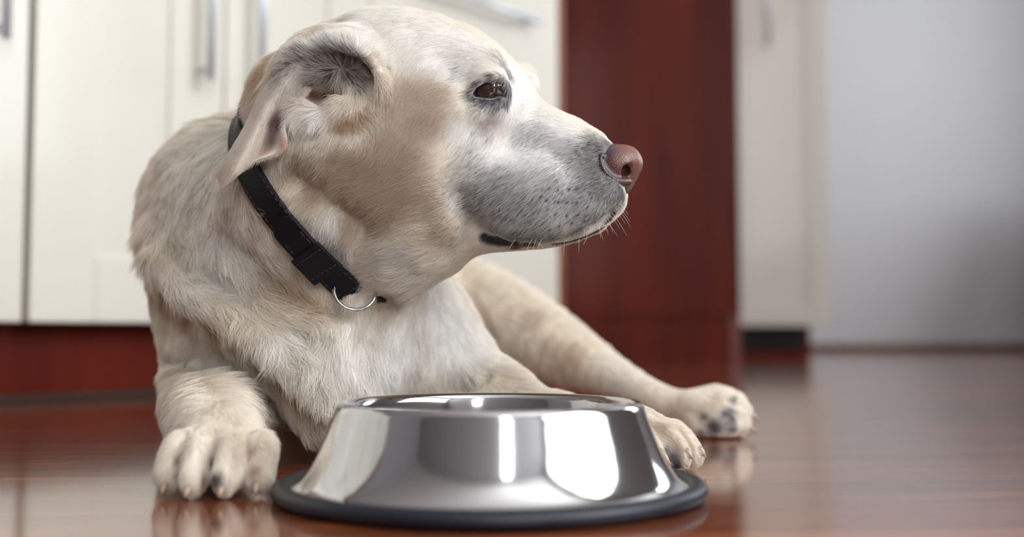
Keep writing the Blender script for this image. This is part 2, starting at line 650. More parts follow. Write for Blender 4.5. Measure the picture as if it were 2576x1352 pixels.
        for a in corners:
            for ax in range(3):
                if a[ax] == 1: continue
                b = list(a); b[ax] = 1
                fa = F[ci + a[0], cj + a[1], ck + a[2]].astype(float)
                fb = F[ci + b[0], cj + b[1], ck + b[2]].astype(float)
                m = (fa < 0) != (fb < 0)
                t = np.where(m, fa / np.where(m, fa - fb, 1), 0)
                pa = np.stack([G[0][ci + a[0]], G[1][cj + a[1]], G[2][ck + a[2]]], 1)
                pb = np.stack([G[0][ci + b[0]], G[1][cj + b[1]], G[2][ck + b[2]]], 1)
                acc[m] += (pa + (pb - pa) * t[:, None])[m]
                num[m] += 1
        V = acc / num[:, None]
        faces = []
        for ax in range(3):
            sl0 = [slice(None)] * 3; sl1 = [slice(None)] * 3
            sl0[ax] = slice(0, -1); sl1[ax] = slice(1, None)
            A = inside[tuple(sl0)]; B = inside[tuple(sl1)]
            ei, ej, ek = np.nonzero(A != B)
            e = [ei, ej, ek]
            o1, o2 = [a for a in range(3) if a != ax]
            ok = (e[o1] > 0) & (e[o2] > 0) & (e[o1] < F.shape[o1] - 1) & (e[o2] < F.shape[o2] - 1)
            e = [q[ok] for q in e]
            def g(d1, d2):
                q = [x.copy() for x in e]
                q[o1] += d1; q[o2] += d2
                return idx[q[0], q[1], q[2]]
            quad = np.stack([g(-1, -1), g(0, -1), g(0, 0), g(-1, 0)], 1)
            ins = A[ei[ok], ej[ok], ek[ok]]
            flip = ins if ax != 1 else ~ins
            quad[~flip] = quad[~flip][:, ::-1]
            faces.append(quad)
        return V, np.concatenate(faces)


def fast_mesh(name, V, Q):
    me = bpy.data.meshes.new(name)
    n, q = len(V), len(Q)
    me.vertices.add(n)
    me.vertices.foreach_set('co', V.astype(np.float32).ravel())
    me.loops.add(q * 4)
    me.loops.foreach_set('vertex_index', Q.astype(np.int32).ravel())
    me.polygons.add(q)
    me.polygons.foreach_set('loop_start', np.arange(0, q * 4, 4, dtype=np.int32))
    me.update(calc_edges=True)
    me.validate()
    me.shade_smooth()
    return me


def relax(V, Q, it=2, lam=0.5):
    E = np.concatenate([Q[:, [0, 1]], Q[:, [1, 2]], Q[:, [2, 3]], Q[:, [3, 0]]])
    n = len(V)
    deg = np.bincount(E[:, 0], minlength=n) + np.bincount(E[:, 1], minlength=n)
    for s in range(it):
        S = np.zeros_like(V)
        for a in range(3):
            S[:, a] = np.bincount(E[:, 0], weights=V[E[:, 1], a], minlength=n) + np.bincount(E[:, 1], weights=V[E[:, 0], a], minlength=n)
        V = V + lam * (S / deg[:, None] - V)
        if s % 2 == 0: lam2 = lam
    return V


# ---- head frame: the midline plane, turned a little towards the camera
HT = math.radians(14)
HF = Vector((math.cos(HT), -math.sin(HT), 0))         # forward (towards the nose)
HW = Vector((-math.sin(HT), -math.cos(HT), 0))        # towards the near side
HUP = Vector((0, 0, 1))
HO = P(1100, 400, 0.785)                               # a point of the midline plane


def HP(px, py, wd=0.0):
    """point of the plane parallel to the midline at lateral offset wd, seen at the pixel"""
    r = ray(px, py)
    q = HO + HW * wd
    t = (q - CAM).dot(HW) / r.dot(HW)
    return CAM + r * t


def hc(p):
    d = Vector(p) - HO
    return d.dot(HF), d.dot(HW), d.dot(HUP)


EYE = HP(1230, 226, 0.0385)
EYE_FAR = HP(1230, 226, -0.0385)


def on_ball(px, py, R, c=None):
    """point of the eyeball's sphere seen at the pixel"""
    c = c or EYE
    r = ray(px, py)
    oc = CAM - c
    b = r.dot(oc)
    disc = b * b - (oc.dot(oc) - R * R)
    t = -b - math.sqrt(disc) if disc > 0 else -b
    q = CAM + r * t
    return c + (q - c).normalized() * R


HEAD = [  # px, top, bottom, half width (mm), taper (+: wider at the top), exponent
    (690, 190, 400, 36, 0.0, 2.0),
    (760, 122, 500, 50, 0.05, 2.1),
    (850, 68, 590, 60, 0.05, 2.2),
    (950, 32, 645, 65, 0.00, 2.25),
    (1050, 34, 655, 66, -0.04, 2.3),
    (1130, 54, 640, 62, -0.05, 2.3),
    (1200, 80, 622, 54, -0.05, 2.3),
    (1260, 121, 614, 46, -0.06, 2.3),
    (1310, 176, 610, 38, -0.10, 2.4),
    (1360, 254, 607, 33, -0.16, 2.5),
    (1410, 283, 603, 31, -0.16, 2.5),
    (1460, 304, 588, 29, -0.12, 2.5),
    (1510, 333, 560, 24, -0.12, 2.5),
    (1545, 362, 514, 19.5, -0.1, 2.4),
    (1568, 384, 480, 14, 0.0, 2.2),
    (1584, 400, 452, 9, 0.0, 2.0),
]


def head_fn():
    rows = []
    for px, a, b, W, tp, n in HEAD:
        u, _, vt = hc(HP(px, a)); u2, _, vb = hc(HP(px, b))
        rows.append(((u + u2) / 2, vt, vb, W / 1000.0, tp, n))
    rows = np.array(rows)
    U = rows[:, 0]
    uu = np.linspace(U[0], U[-1], 400)
    # smooth interpolation of every column
    T = []
    for c in range(1, 6):
        y = np.interp(uu, U, rows[:, c])
        kern = np.hanning(25); kern /= kern.sum()
        yp = np.concatenate([np.full(12, y[0]), y, np.full(12, y[-1])])
        yp[:12] = 2 * y[0] - y[12:0:-1]; yp[-12:] = 2 * y[-1] - y[-2:-14:-1]
        T.append(np.convolve(yp, kern, 'valid'))
    def fn(X, Y, Z):
        dx, dy, dz = X - HO.x, Y - HO.y, Z - HO.z
        u = dx * HF.x + dy * HF.y + 0 * Z
        w_ = np.abs(dx * HW.x + dy * HW.y + 0 * Z)
        v = dz
        uc = np.clip(u, uu[0], uu[-1])
        vt, vb, W, tp, n = [np.interp(uc, uu, t).astype(np.float32) for t in T]
        h = (vt - vb) / 2; c = (vt + vb) / 2
        q = (v - c) / h
        Wq = W * (1 + tp * np.clip(q, -1, 1))
        g = (np.power(w_ / Wq, n) + np.power(np.abs(q), n)) ** (1 / n)
        d = (g - 1) * np.minimum(W, h)
        e = np.abs(u - uc)
        return np.where(e > 0, np.sqrt(np.maximum(d, 0) ** 2 + e ** 2) + np.minimum(d, 0) + e * 0.5, d)
    lo = np.array(HO) + np.array([-0.14, -0.12, -0.12]); hi = np.array(HO) + np.array([0.15, 0.12, 0.12])
    return fn, lo, hi


def build_dog_field():
    c = (0.0045 if RES > 1.4 else 0.0030) 
    f = 0.0011 * RES
    xs = axis_coords(-0.345, 0.235, [(-0.20, 0.11)], c, f)
    ys = axis_coords(0.585, 1.42, [(0.59, 0.80)], c, f)
    zs = axis_coords(-0.004, 0.345, [(0.135, 0.325)], c, f)
    fd = Field(xs, ys, zs)
    E, C, H = fd.ell, fd.cone, fd.chain
    # torso
    E((-0.160, 0.955, 0.130), (0.100, 0.14, 0.116), k=0.02)
    E((-0.152, 1.12, 0.116), (0.092, 0.16, 0.110), k=0.04)
    E((-0.130, 1.24, 0.100), (0.078, 0.11, 0.096), k=0.04)
    # shoulders
    E(P(583, 650, 0.93), (0.058, 0.085, 0.100), k=0.03)
    E(P(1000, 845, 0.90), (0.052, 0.075, 0.076), k=0.03)
    # breast
    E(P(800, 800, 0.875), (0.068, 0.090, 0.080), k=0.04)
    H([(P(905, 800, 0.82), 0.036), (P(845, 950, 0.80), 0.036), (P(815, 1040, 0.79), 0.020)], k=0.04)
    # neck: from the withers up to the skull
    H([(P(585, 538, 0.955), 0.0695), (P(635, 534, 0.90), 0.0765), (P(752, 530, 0.845), 0.073), (P(865, 475, 0.805), 0.072), (P(950, 420, 0.79), 0.06)], k=0.03)
    # loose skin of the throat, rolls on the neck
    H([(P(1065, 600, 0.775), 0.026), (P(1012, 650, 0.782), 0.023), (P(965, 680, 0.795), 0.016)], k=0.03)
    H([(P(470, 610, 0.855), 0.03), (P(560, 720, 0.825), 0.032), (P(690, 810, 0.80), 0.032), (P(800, 890, 0.785), 0.03)], k=0.022)
    H([(P(560, 480, 0.845), 0.03), (P(640, 600, 0.82), 0.028), (P(755, 735, 0.80), 0.026), (P(860, 795, 0.80), 0.026)], k=0.022)
    # head
    fn, lo, hi = head_fn()
    fd.put(fn, lo, hi, k=0.03)
    ax = [list(HF), list(HW), list(HUP)]
    # cheek muscle, zygomatic arch, brows
    E(HP(1010, 420, 0.042), (0.050, 0.022, 0.048), ax, k=0.02)
    for s in (1, -1):
        E(HP(1195, 165, 0.030 * s), (0.020, 0.014, 0.012), ax, k=0.012)
        E(HP(1120, 290, 0.047 * s), (0.045, 0.012, 0.014), ax, k=0.016)
    # flews
        H([(HP(1290, 565, 0.034 * s), 0.010), (HP(1400, 560, 0.029 * s), 0.013), (HP(1480, 530, 0.023 * s), 0.014), (HP(1530, 500, 0.015 * s), 0.012)], k=0.014)
        E(HP(1300, 470, 0.033 * s), (0.03, 0.010, 0.024), ax, k=0.014)
        # hollow below the eye, in front of it
        E(HP(1330, 330, 0.052 * s), (0.035, 0.018, 0.014), ax, k=0.014, sub=True)
        E(HP(1238, 222, 0.063 * s), (0.019, 0.0165, 0.012), ax, k=0.010, sub=True)
    # far brow, front of the muzzle
    E(HP(1312, 208, -0.030), (0.0120, 0.012, 0.0125), ax, k=0.010)
    E(HP(1526, 472, 0), (0.0110, 0.0150, 0.0130), ax, k=0.008)
    for s in (1, -1):
        E(HP(1505, 512, 0.011 * s), (0.0130, 0.012, 0.0120), ax, k=0.008)
    # room for the nose leather
    E(HP(1566, 408, 0.0), (0.0135, 0.0155, 0.0085), ax, k=0.003, sub=True)
    for s in (1, -1):
        E(HP(1566, 434, 0.011 * s), (0.0150, 0.0095, 0.0070), ax, k=0.003, sub=True)
    # chin (lower jaw)
    H([(HP(1160, 560, 0.0), 0.020), (HP(1230, 562, 0.0), 0.0185), (HP(1290, 564, 0.0), 0.0175), (HP(1420, 562, 0), 0.0135), (HP(1490, 550, 0), 0.010)], k=0.008)
    # eyelids around the eyeballs
    E(EYE, (0.0146, 0.0140, 0.0146), ax, k=0.007)
    E(EYE_FAR, (0.0146, 0.0140, 0.0146), ax, k=0.007)
    H([(on_ball(1186, 238, 0.0148), 0.0020), (on_ball(1206, 212, 0.0152), 0.0030), (on_ball(1238, 196, 0.0152), 0.0032), (on_ball(1262, 206, 0.0150), 0.0026)], k=0.004)
    H([(on_ball(1200, 224, 0.0145), 0.0012), (on_ball(1232, 205, 0.0145), 0.0012), (on_ball(1256, 212, 0.0145), 0.0010)], k=0.003)
    H([(on_ball(1192, 240, 0.0148), 0.0018), (on_ball(1214, 252, 0.0150), 0.0022), (on_ball(1240, 258, 0.0150), 0.0024), (on_ball(1264, 248, 0.0148), 0.0022)], k=0.004)
    H([(on_ball(1199, 236, 0.0140), 0.0026), (on_ball(1216, 230, 0.0140), 0.0052), (on_ball(1240, 226, 0.0140), 0.0064), (on_ball(1257, 229, 0.0140), 0.0046), (on_ball(1266, 238, 0.0140), 0.0020)], k=0.0016, sub=True)
    # near ear base: open hollow with its rim, canal and furry lobes
    E(HP(830, 215, 0.050), (0.044, 0.021, 0.040), ax, k=0.012)
    H([(HP(694, 210, 0.062), 0.006), (HP(757, 148, 0.068), 0.006), (HP(832, 115, 0.069), 0.0055), (HP(905, 126, 0.070), 0.005), (HP(945, 175, 0.071), 0.0045), (HP(960, 222, 0.070), 0.004), (HP(948, 270, 0.068), 0.005), (HP(905, 315, 0.064), 0.007)], k=0.005)
    E(HP(858, 190, 0.083), (0.023, 0.0175, 0.015), ax, k=0.009, sub=True)
    E(HP(790, 200, 0.085), (0.018, 0.016, 0.010), ax, k=0.009, sub=True)
    E(HP(792, 236, 0.078), (0.0190, 0.032, 0.0115), ax, k=0.005, sub=True)
    H([(HP(705, 262, 0.064), 0.006), (HP(720, 300, 0.066), 0.0075), (HP(760, 308, 0.066), 0.006)], k=0.006)
    H([(HP(770, 285, 0.064), 0.006), (HP(815, 305, 0.068), 0.0065), (HP(835, 290, 0.066), 0.005)], k=0.006)
    H([(HP(855, 262, 0.064), 0.005), (HP(880, 295, 0.066), 0.008), (HP(925, 285, 0.064), 0.006)], k=0.007)
    # nape bump
    E(P(704, 240, 0.805), (0.0170, 0.03, 0.0275), k=0.014)

    # ---- left foreleg (towards the camera)
    H([(P(552, 770, 0.90), 0.044), (P(526, 900, 0.865), 0.036), ((-0.228, 0.845, 0.038), 0.037)], k=0.025)
    H([((-0.227, 0.850, 0.038), 0.037), ((-0.213, 0.79, 0.035), 0.032), ((-0.193, 0.715, 0.030), 0.0250), ((-0.179, 0.675, 0.027), 0.0235)], k=0.012)
    paw(fd, Vector((-0.1705, 0.648, 0.0)), Vector((-0.02, -1, 0)), 0.92, hs=1.08)
    # ---- right foreleg (behind the bowl)
    H([(P(1075, 850, 0.90), 0.043), (P(1155, 945, 0.88), 0.036), (Vector((P(1240, 1000, 0.86).x, 0.86, 0.036)), 0.033)], k=0.02)
    e1 = Vector((P(1240, 1000, 0.86).x, 0.86, 0.037)) 
    H([(e1, 0.034), (Vector((0.018, 0.828, 0.029)), 0.0235), (Vector((0.058, 0.792, 0.025)), 0.0200), (Vector((0.082, 0.772, 0.024)), 0.0190)], k=0.012)
    paw(fd, Vector((0.0965, 0.760, 0.0)), Vector((0.80, -0.6, 0)), 0.88, last=1.7)
    # ---- hind leg stretched out on the right
    H([(P(1110, 768, 1.20), 0.058), (P(1215, 793, 1.17), 0.052), (P(1355, 856, 1.12), 0.0395), (P(1462, 907, 1.08), 0.0270), (P(1566, 960, 1.04), 0.0165), (P(1645, 1003, 1.01), 0.0150), (P(1735, 1036, 0.995), 0.0160)], k=0.015)
    hp = P(1780, 1040, 0.985)
    hind_paw(fd)
    # other hind leg folded under the rump, tail
    H([((-0.19, 1.22, 0.08), 0.07), ((-0.22, 1.12, 0.05), 0.045), ((-0.2, 1.2, 0.03), 0.025)], k=0.02)
    H([((-0.10, 1.32, 0.08), 0.03), ((-0.08, 1.37, 0.03), 0.02), ((-0.02, 1.38, 0.018), 0.014)], k=0.02)
    # mouth line, lips
    fd.groove([(1206, 590, 0.0022), (1226, 602, 0.0036), (1262, 609, 0.0038), (1310, 613, 0.0034), (1345, 616, 0.0026)], k=0.003, push=0.2)
    fd.groove([(1392, 612, 0.0022), (1430, 602, 0.0036), (1470, 588, 0.0042), (1505, 568, 0.0040), (1528, 548, 0.0032), (1541, 532, 0.0018)], k=0.003, push=0.2)
    # folds of the loose skin
    fd.groove([(380, 690, .007), (435, 748, 0.011), (497, 786, 0.013), (569, 830, 0.013), (622, 862, 0.013), (660, 895, 0.013), (690, 935, 0.011), (730, 965, 0.010), (775, 1010, 0.008)], k=0.013)
    fd.groove([(400, 650, .008), (470, 712, 0.010), (560, 770, 0.011), (640, 815, 0.011), (710, 870, 0.011), (760, 930, 0.010), (810, 985, 0.008)], k=0.014, sub=False, push=-0.45)
    fd.groove([(400, 900, .008), (464, 900, 0.010), (510, 912, 0.010), (557, 934, 0.010), (604, 952, 0.010), (636, 980, 0.010), (648, 1015, 0.009)], k=0.006)
    fd.groove([(430, 640, 0.004), (520, 700, 0.006), (600, 745, 0.006), (690, 800, 0.006), (760, 850, 0.004)], k=0.016)
    fd.groove([(560, 560, 0.004), (620, 640, 0.006), (690, 715, 0.008), (770, 760, 0.008), (850, 790, 0.006)], k=0.014)
    fd.groove([(985, 765, 0.008), (960, 800, 0.010), (930, 850, 0.009), (900, 900, .006)], k=0.014)
    fd.groove([(1180, 740, 0.004), (1212, 800, 0.004), (1240, 860, 0.005)], k=0.008)
    fd.groove([(1140, 975, 0.007), (1175, 965, 0.008), (1210, 945, 0.005)], k=0.008)
    # between the toes of the hind paw
    fd.groove([(1728, 1030, 0.0018), (1760, 1048, 0.0030), (1785, 1074, 0.0030), (1792, 1090, 0.002)], k=0.004)
    fd.groove([(1795, 1030, 0.0018), (1830, 1034, 0.0030), (1862, 1052, 0.0026)], k=0.004)
    fd.groove([(1790, 1003, 0.0016), (1830, 1006, 0.0028), (1868, 1022, 0.0026)], k=0.004)
    # cheek: soft furrows under the ear and behind the mouth corner
    fd.groove([(735, 440, 0.0022), (790, 470, 0.003), (840, 520, 0.003), (900, 560, 0.003)], k=0.018)
    fd.groove([(1160, 500, 0.002), (1168, 540, 0.003), (1190, 575, 0.003)], k=0.016)
    # cut flat on the floor
    Z = zs[None, None, :]
    k = 0.004
    D = 0.0008 - Z
    h = np.maximum(k - np.abs(fd.F - D), 0) / k
    fd.F = np.maximum(fd.F, D) + h * h * k * 0.25
    return fd


CLAWS = []


def paw(fd, c, fwd, s, lift=0.0, hs=1.0, last=1.0):
    """front paw: four toes with knuckles and the body of the foot; c on the floor under its middle"""
    fwd = fwd.normalized(); side = Vector((-fwd.y, fwd.x, 0))
    up = Vector((0, 0, 1))
    def q(f, w_, z): return c + fwd * f * s + side * w_ * s + up * (z * s * hs + lift)
    fd.ell(q(-0.006, 0, 0.024), (0.024 * s, 0.026 * s, 0.019 * s), [list(fwd), list(side), list(up)], k=0.012)
    toes = [(-0.0265, 0.006, 0.0095), (-0.0095, 0.018, 0.0105), (0.0095, 0.018, 0.0105), (0.0265, 0.006, 0.0095)]
    for w_, f, r in toes:
        fd.chain([(q(-0.008, w_ * 0.70, 0.027), 0.010 * s), (q(f - 0.002, w_ * 0.95, 0.026), 0.0108 * s), (q(f + 0.010, w_ * 1.05, 0.013), r * s)], k=0.0035)
        CLAWS.append((q(f + 0.0185, w_ * 1.07, 0.0165 if last > 1 else 0.0075), (fwd * 1.0 + side * w_ * 4 - up * 0.75).normalized(), 0.0055 * s * (last if w_ < -0.02 or w_ > 0.02 else 1.0)))
    # grooves between the toes
    for w_ in (-0.019, 0.0, 0.019):
        fd.chain([(q(-0.008, w_ * .9, 0.044), 0.0012), (q(0.012, w_, 0.038), 0.0032), (q(0.026, w_, 0.026), 0.0042), (q(0.031, w_, 0.010), 0.0042), (q(0.027, w_, -0.002), 0.0030)], k=0.005, sub=True)


def hind_paw(fd):
    """hind paw lying on its side, pads turned towards the camera"""
    A = P(1735, 1038, 0.995)
    fd.ell(P(1765, 1040, 0.99), (0.022, 0.018, 0.020), k=0.012)
    for (x0, y0), (x1, y1), (x2, y2), d, r in [
            ((1750, 1010), (1800, 996), (1850, 1010), 0.992, 0.0095),
            ((1755, 1025), (1815, 1015), (1866, 1036), 0.985, 0.0098),
            ((1755, 1050), (1812, 1045), (1862, 1068), 0.980, 0.0098),
            ((1750, 1070), (1790, 1078), (1835, 1086), 0.980, 0.0090)]:
        fd.chain([(P(x0, y0, d + .004), 0.0095), (P(x1, y1, d), 0.0102), (P(x2, y2, d), r)], k=0.0035)
        CLAWS.append((P(x2 + 16, y2 + 3, d - 0.003), Vector((0.9, -0.25, -0.4)).normalized(), 0.010))
    # pads
    for px, py, r in ((1800, 1072, 0.0105), (1835, 1054, 0.006), (1842, 1078, 0.0055)):
        fd.ell(P(px, py, 0.972), (r, 0.006, r * 0.85), k=0.002)


fd = build_dog_field()
BV, BQ = fd.mesh()
# keep only the largest shell
BV = relax(BV, BQ, 3, 0.45)
del fd

# ------------------------------------------------------------------ the dog's body mesh, nose, eyes, ear
body_me = fast_mesh('body', BV, BQ)
BVH = BVHTree.FromPolygons([tuple(v) for v in BV.tolist()], [tuple(q) for q in BQ.tolist()], all_triangles=False)


def hit(px, py):
    h = BVH.ray_cast(CAM, ray(px, py))
    return h[0], h[1]


dog = empty('dog', (-0.13, 1.0, 0.0))
tag(dog, 'cream white dog with grey muzzle lying on the wooden floor behind the steel bowl', 'dog')


def child(o, parent):
    o.parent = parent
    o.matrix_parent_inverse = parent.matrix_world.inverted()
    return o


def color_attr(me, cols):
    a = me.color_attributes.new('Col', 'FLOAT_COLOR', 'POINT')
    c = np.ones((len(cols), 4), dtype=np.float32)
    c[:, :3] = cols
    a.data.foreach_set('color', c.ravel())


def paint(V, base, spots):
    """spots: (centre, radius or (radius, ...), colour, strength); soft-edged patches in space"""
    col = np.tile(np.array(base[:3], dtype=float), (len(V), 1))
    for c, r, cc, st in spots:
        c = np.array(c, dtype=float)
        d = np.sqrt(((V - c) ** 2).sum(1)) / r
        w_ = np.clip(1.25 - d, 0, 1); w_ = w_ * w_ * (3 - 2 * w_) * st
        col += (np.array(cc[:3]) - col) * w_[:, None]
    return col


# nose
def build_nose():
    c0 = HP(1562, 410, 0.0)
    xs = np.arange(c0.x - 0.034, c0.x + 0.034, 0.0006, dtype=np.float32)
    ys = np.arange(c0.y - 0.036, c0.y + 0.030, 0.0006, dtype=np.float32)
    zs = np.arange(c0.z - 0.026, c0.z + 0.022, 0.0006, dtype=np.float32)
    nf = Field(xs, ys, zs)
    ax = [list(HF), list(HW), list(HUP)]
    t = math.radians(-14)
    fx = HF * math.cos(t) + HUP * math.sin(t); ux = HUP * math.cos(t) - HF * math.sin(t)
    ax2 = [list(fx), list(HW), list(ux)]
    nf.ell(HP(1550, 403, 0.0), (0.0178, 0.0176, 0.0108), ax2, k=0.003)
    nf.ell(HP(1574, 417, 0.0), (0.0094, 0.0140, 0.0128), ax2, k=0.006)
    nf.ell(HP(1570, 455, 0.0), (0.0066, 0.0110, 0.0105), ax2, k=0.006)
    for s in (1, -1):
        nf.ell(HP(1545, 415, 0.0135 * s), (0.0118, 0.0070, 0.0100), ax2, k=0.003)
        # dark rim behind and below the wing, then the slit and the nostril
        nf.chain([(HP(1513, 392, 0.0195 * s), 0.0022), (HP(1516, 415, 0.0208 * s), 0.0028), (HP(1530, 440, 0.0200 * s), 0.0030), (HP(1555, 457, 0.0170 * s), 0.0031), (HP(1580, 457, 0.0130 * s), 0.0029)], k=0.0025)
        nf.chain([(HP(1588, 424, 0.0145 * s), 0.0032), (HP(1579, 430, 0.0160 * s), 0.0042), (HP(1566, 430, 0.010 * s), 0.0036)], k=0.002, sub=True)
        nf.chain([(HP(1578, 441, 0.0175 * s), 0.0022), (HP(1558, 443, 0.0205 * s), 0.0018), (HP(1541, 434, 0.0222 * s), 0.0019), (HP(1528, 418, 0.0228 * s), 0.0020), (HP(1520, 400, 0.0220 * s), 0.0016)], k=0.0015, sub=True)
    nf.chain([(HP(1606, 432, 0.0), 0.0008), (HP(1590, 460, 0.0), 0.001), (HP(1575, 485, 0.0), 0.001)], k=0.0015, sub=True)
    V, Q = nf.mesh()
    return relax(V, Q, 2, 0.4), Q


NV, NQ = build_nose()
nose_me = fast_mesh('nose', NV, NQ)

# eyeballs
def eyeball(name, c, gaze, R=0.0131):
    import bmesh
    bm = bmesh.new()
    bmesh.ops.create_uvsphere(bm, u_segments=64, v_segments=48, radius=1)
    g = Vector(gaze).normalized()
    q = Vector((0, 0, 1)).rotation_difference(g).to_matrix()
    V = []; W = []
    for v in bm.verts:
        a = math.acos(max(-1, min(1, v.co.z)))
        bulge = 0.00115 * max(0.0, 1 - (a / 0.62) ** 2)
        p = v.co.normalized() * (R + bulge)
        V.append(c + q @ p); W.append(a)
    F_ = [[v.index for v in f.verts] for f in bm.faces]
    bm.verts.index_update()
    bm.free()
    o = mesh_obj(name, V, F_, None, None)
    col = np.zeros((len(V), 3))
    for i, a in enumerate(W):
        if a < 0.26: c_ = srgb(10, 8, 10)
        elif a < 0.55:
            k = (a - 0.26) / 0.29
            c_ = tuple(x * (0.75 + 0.5 * k) for x in srgb(44, 26, 22)[:3])
        elif a < 0.62: c_ = srgb(24, 12, 10)
        else: c_ = srgb(46, 30, 25)
        col[i] = c_[:3]
    color_attr(o.data, col)
    return o


near_eye = eyeball('eye', EYE, (0.62, -0.78, 0.05))
far_eye = eyeball('eye', EYE_FAR, (0.98, 0.2, 0.05))

# near ear: the folded flap
EAR = [
    [(727, 126, .760), (735, 140, .738), (748, 152, .731), (790, 150, .734), (850, 115, .742)],
    [(683, 185, .752), (702, 212, .726), (716, 218, .728), (745, 232, .736), (790, 225, .742)],
    [(650, 238, .746), (677, 256, .720), (688, 262, .728), (708, 282, .737), (728, 284, .734)],
    [(628, 298, .740), (656, 303, .717), (664, 308, .729), (690, 318, .741), (712, 322, .728)],
    [(598, 350, .736), (632, 352, .714), (641, 358, .728), (684, 366, .743), (727, 350, .726)],
    [(575, 386, .732), (611, 400, .712), (622, 400, .726), (660, 398, .742), (708, 388, .728)],
    [(556, 418, .730), (590, 440, .712), (598, 430, .718), (610, 418, .726), (624, 406, .730)],
    [(547, 448, .728), (560, 468, .717), (570, 460, .717), (581, 448, .719), (589, 436, .721)],
]
ev = [P(*q) for r in EAR for q in r]
ef = [(r * 5 + c, r * 5 + c + 1, (r + 1) * 5 + c + 1, (r + 1) * 5 + c) for r in range(len(EAR) - 1) for c in range(4)]
ear = mesh_obj('ear', ev, ef, None, None)
md = ear.modifiers.new('thick', 'SOLIDIFY'); md.thickness = 0.0026; md.offset = 0
md = ear.modifiers.new('smooth', 'SUBSURF'); md.levels = 3; md.render_levels = 3
dg_ = bpy.context.evaluated_depsgraph_get()
em = bpy.data.meshes.new_from_object(ear.evaluated_get(dg_))
ear.modifiers.clear(); ear.data = em
em.name = 'ear'
em.shade_smooth()

# ------------------------------------------------------------------ bowl
BX, BY = -0.0126, 0.643
bowl = empty('dog_bowl', (BX, BY, 0))
tag(bowl, 'polished steel dog bowl with dark rubber ring on the floor before the dog', 'bowl')
prof = [(0.0705, 0.0105), (0.0745, 0.0130), (0.0772, 0.020), (0.0790, 0.034), (0.0802, 0.0475), (0.0812, 0.0515), (0.0832, 0.0538), (0.0858, 0.0545),
        (0.0880, 0.0535), (0.0895, 0.0510), (0.0912, 0.0460), (0.0938, 0.0390), (0.0972, 0.0305), (0.1012, 0.0220), (0.1050, 0.0155), (0.1090, 0.0105), (0.1135, 0.0078), (0.1180, 0.0068)]
# smooth the profile
def smooth_prof(p, n=6):
    out = []
    for i in range(len(p) - 1):
        p0, p1, p2, p3 = [np.array(p[max(0, min(len(p) - 1, j))]) for j in (i - 1, i, i + 1, i + 2)]
        for k in range(n):
            t = k / n
            out.append(tuple(0.5 * (2 * p1 + (p2 - p0) * t + (2 * p0 - 5 * p1 + 4 * p2 - p3) * t * t + (3 * p1 - p0 - 3 * p2 + p3) * t ** 3)))
    out.append(p[-1])
    return out
sp = [(0.0001, 0.0100), (0.04, 0.0100)] + smooth_prof(prof)
inner = [(0.1176, 0.0058), (0.1088, 0.0095), (0.1046, 0.0146), (0.1006, 0.0212), (0.0965, 0.0298), (0.0925, 0.039), (0.0880, 0.0505), (0.0858, 0.0533), (0.0822, 0.0515), (0.0810, 0.047), (0.0798, 0.034), (0.0782, 0.018), (0.072, 0.0092), (0.04, 0.0088), (0.0001, 0.0088)]
m = MB(); m.lathe(sp + inner, 160)
m.build('steel_shell', M['steel'], bowl, smooth=True)
ring = []
for i in range(24):
    a = 2 * math.pi * i / 24
    ring.append((0.1192 + 0.0058 * math.cos(a) * (1.0), 0.0052 + 0.0050 * math.sin(a)))
m = MB(); m.lathe(ring, 160, closed=True)
m.build('rubber_ring', M['rubber'], bowl, smooth=True)

# ------------------------------------------------------------------ collar
CN = Vector((0.768, -0.22, 0.600)).normalized()
CC = P(808, 520, 0.838)
CE1 = (Vector((0, -1, 0)) - CN * Vector((0, -1, 0)).dot(CN)).normalized()    # towards the camera
CE2 = CN.cross(CE1)


def collar_radius():
    out = []
    for i in range(120):
        a = 2 * math.pi * i / 120
        d = CE1 * math.cos(a) + CE2 * math.sin(a)
        rr = []
        for off in (-0.008, 0.0, 0.008):
            o = CC + CN * off + d * 0.25
            h = BVH.ray_cast(o, -d)
            rr.append((h[0] - (CC + CN * off)).dot(d) if h[0] else 0.07)
        rr = [min(r, 0.098) for r in rr]
        out.append(rr)
    R = np.array(out)
    k = np.hanning(21); k /= k.sum()
    S = np.stack([np.convolve(np.concatenate([R[-10:, j], R[:, j], R[:10, j]]), k, 'valid') for j in range(3)], 1)
    return S


CR = collar_radius()


def collar_pt(ang, off, lift):
    """ang in turns of the collar, off along the neck, lift above the skin"""
    x = (ang % 1.0) * 120
    i = int(x) % 120; t = x - int(x)
    r = CR[i] * (1 - t) + CR[(i + 1) % 120] * t
    o = max(-1.2, min(1.2, off / 0.008))
    rr = r[1] + (r[2] - r[1]) * max(o, 0) + (r[0] - r[1]) * max(-o, 0)
    a = 2 * math.pi * ang
    d = CE1 * math.cos(a) + CE2 * math.sin(a)
    return CC + CN * off + d * (rr + lift)


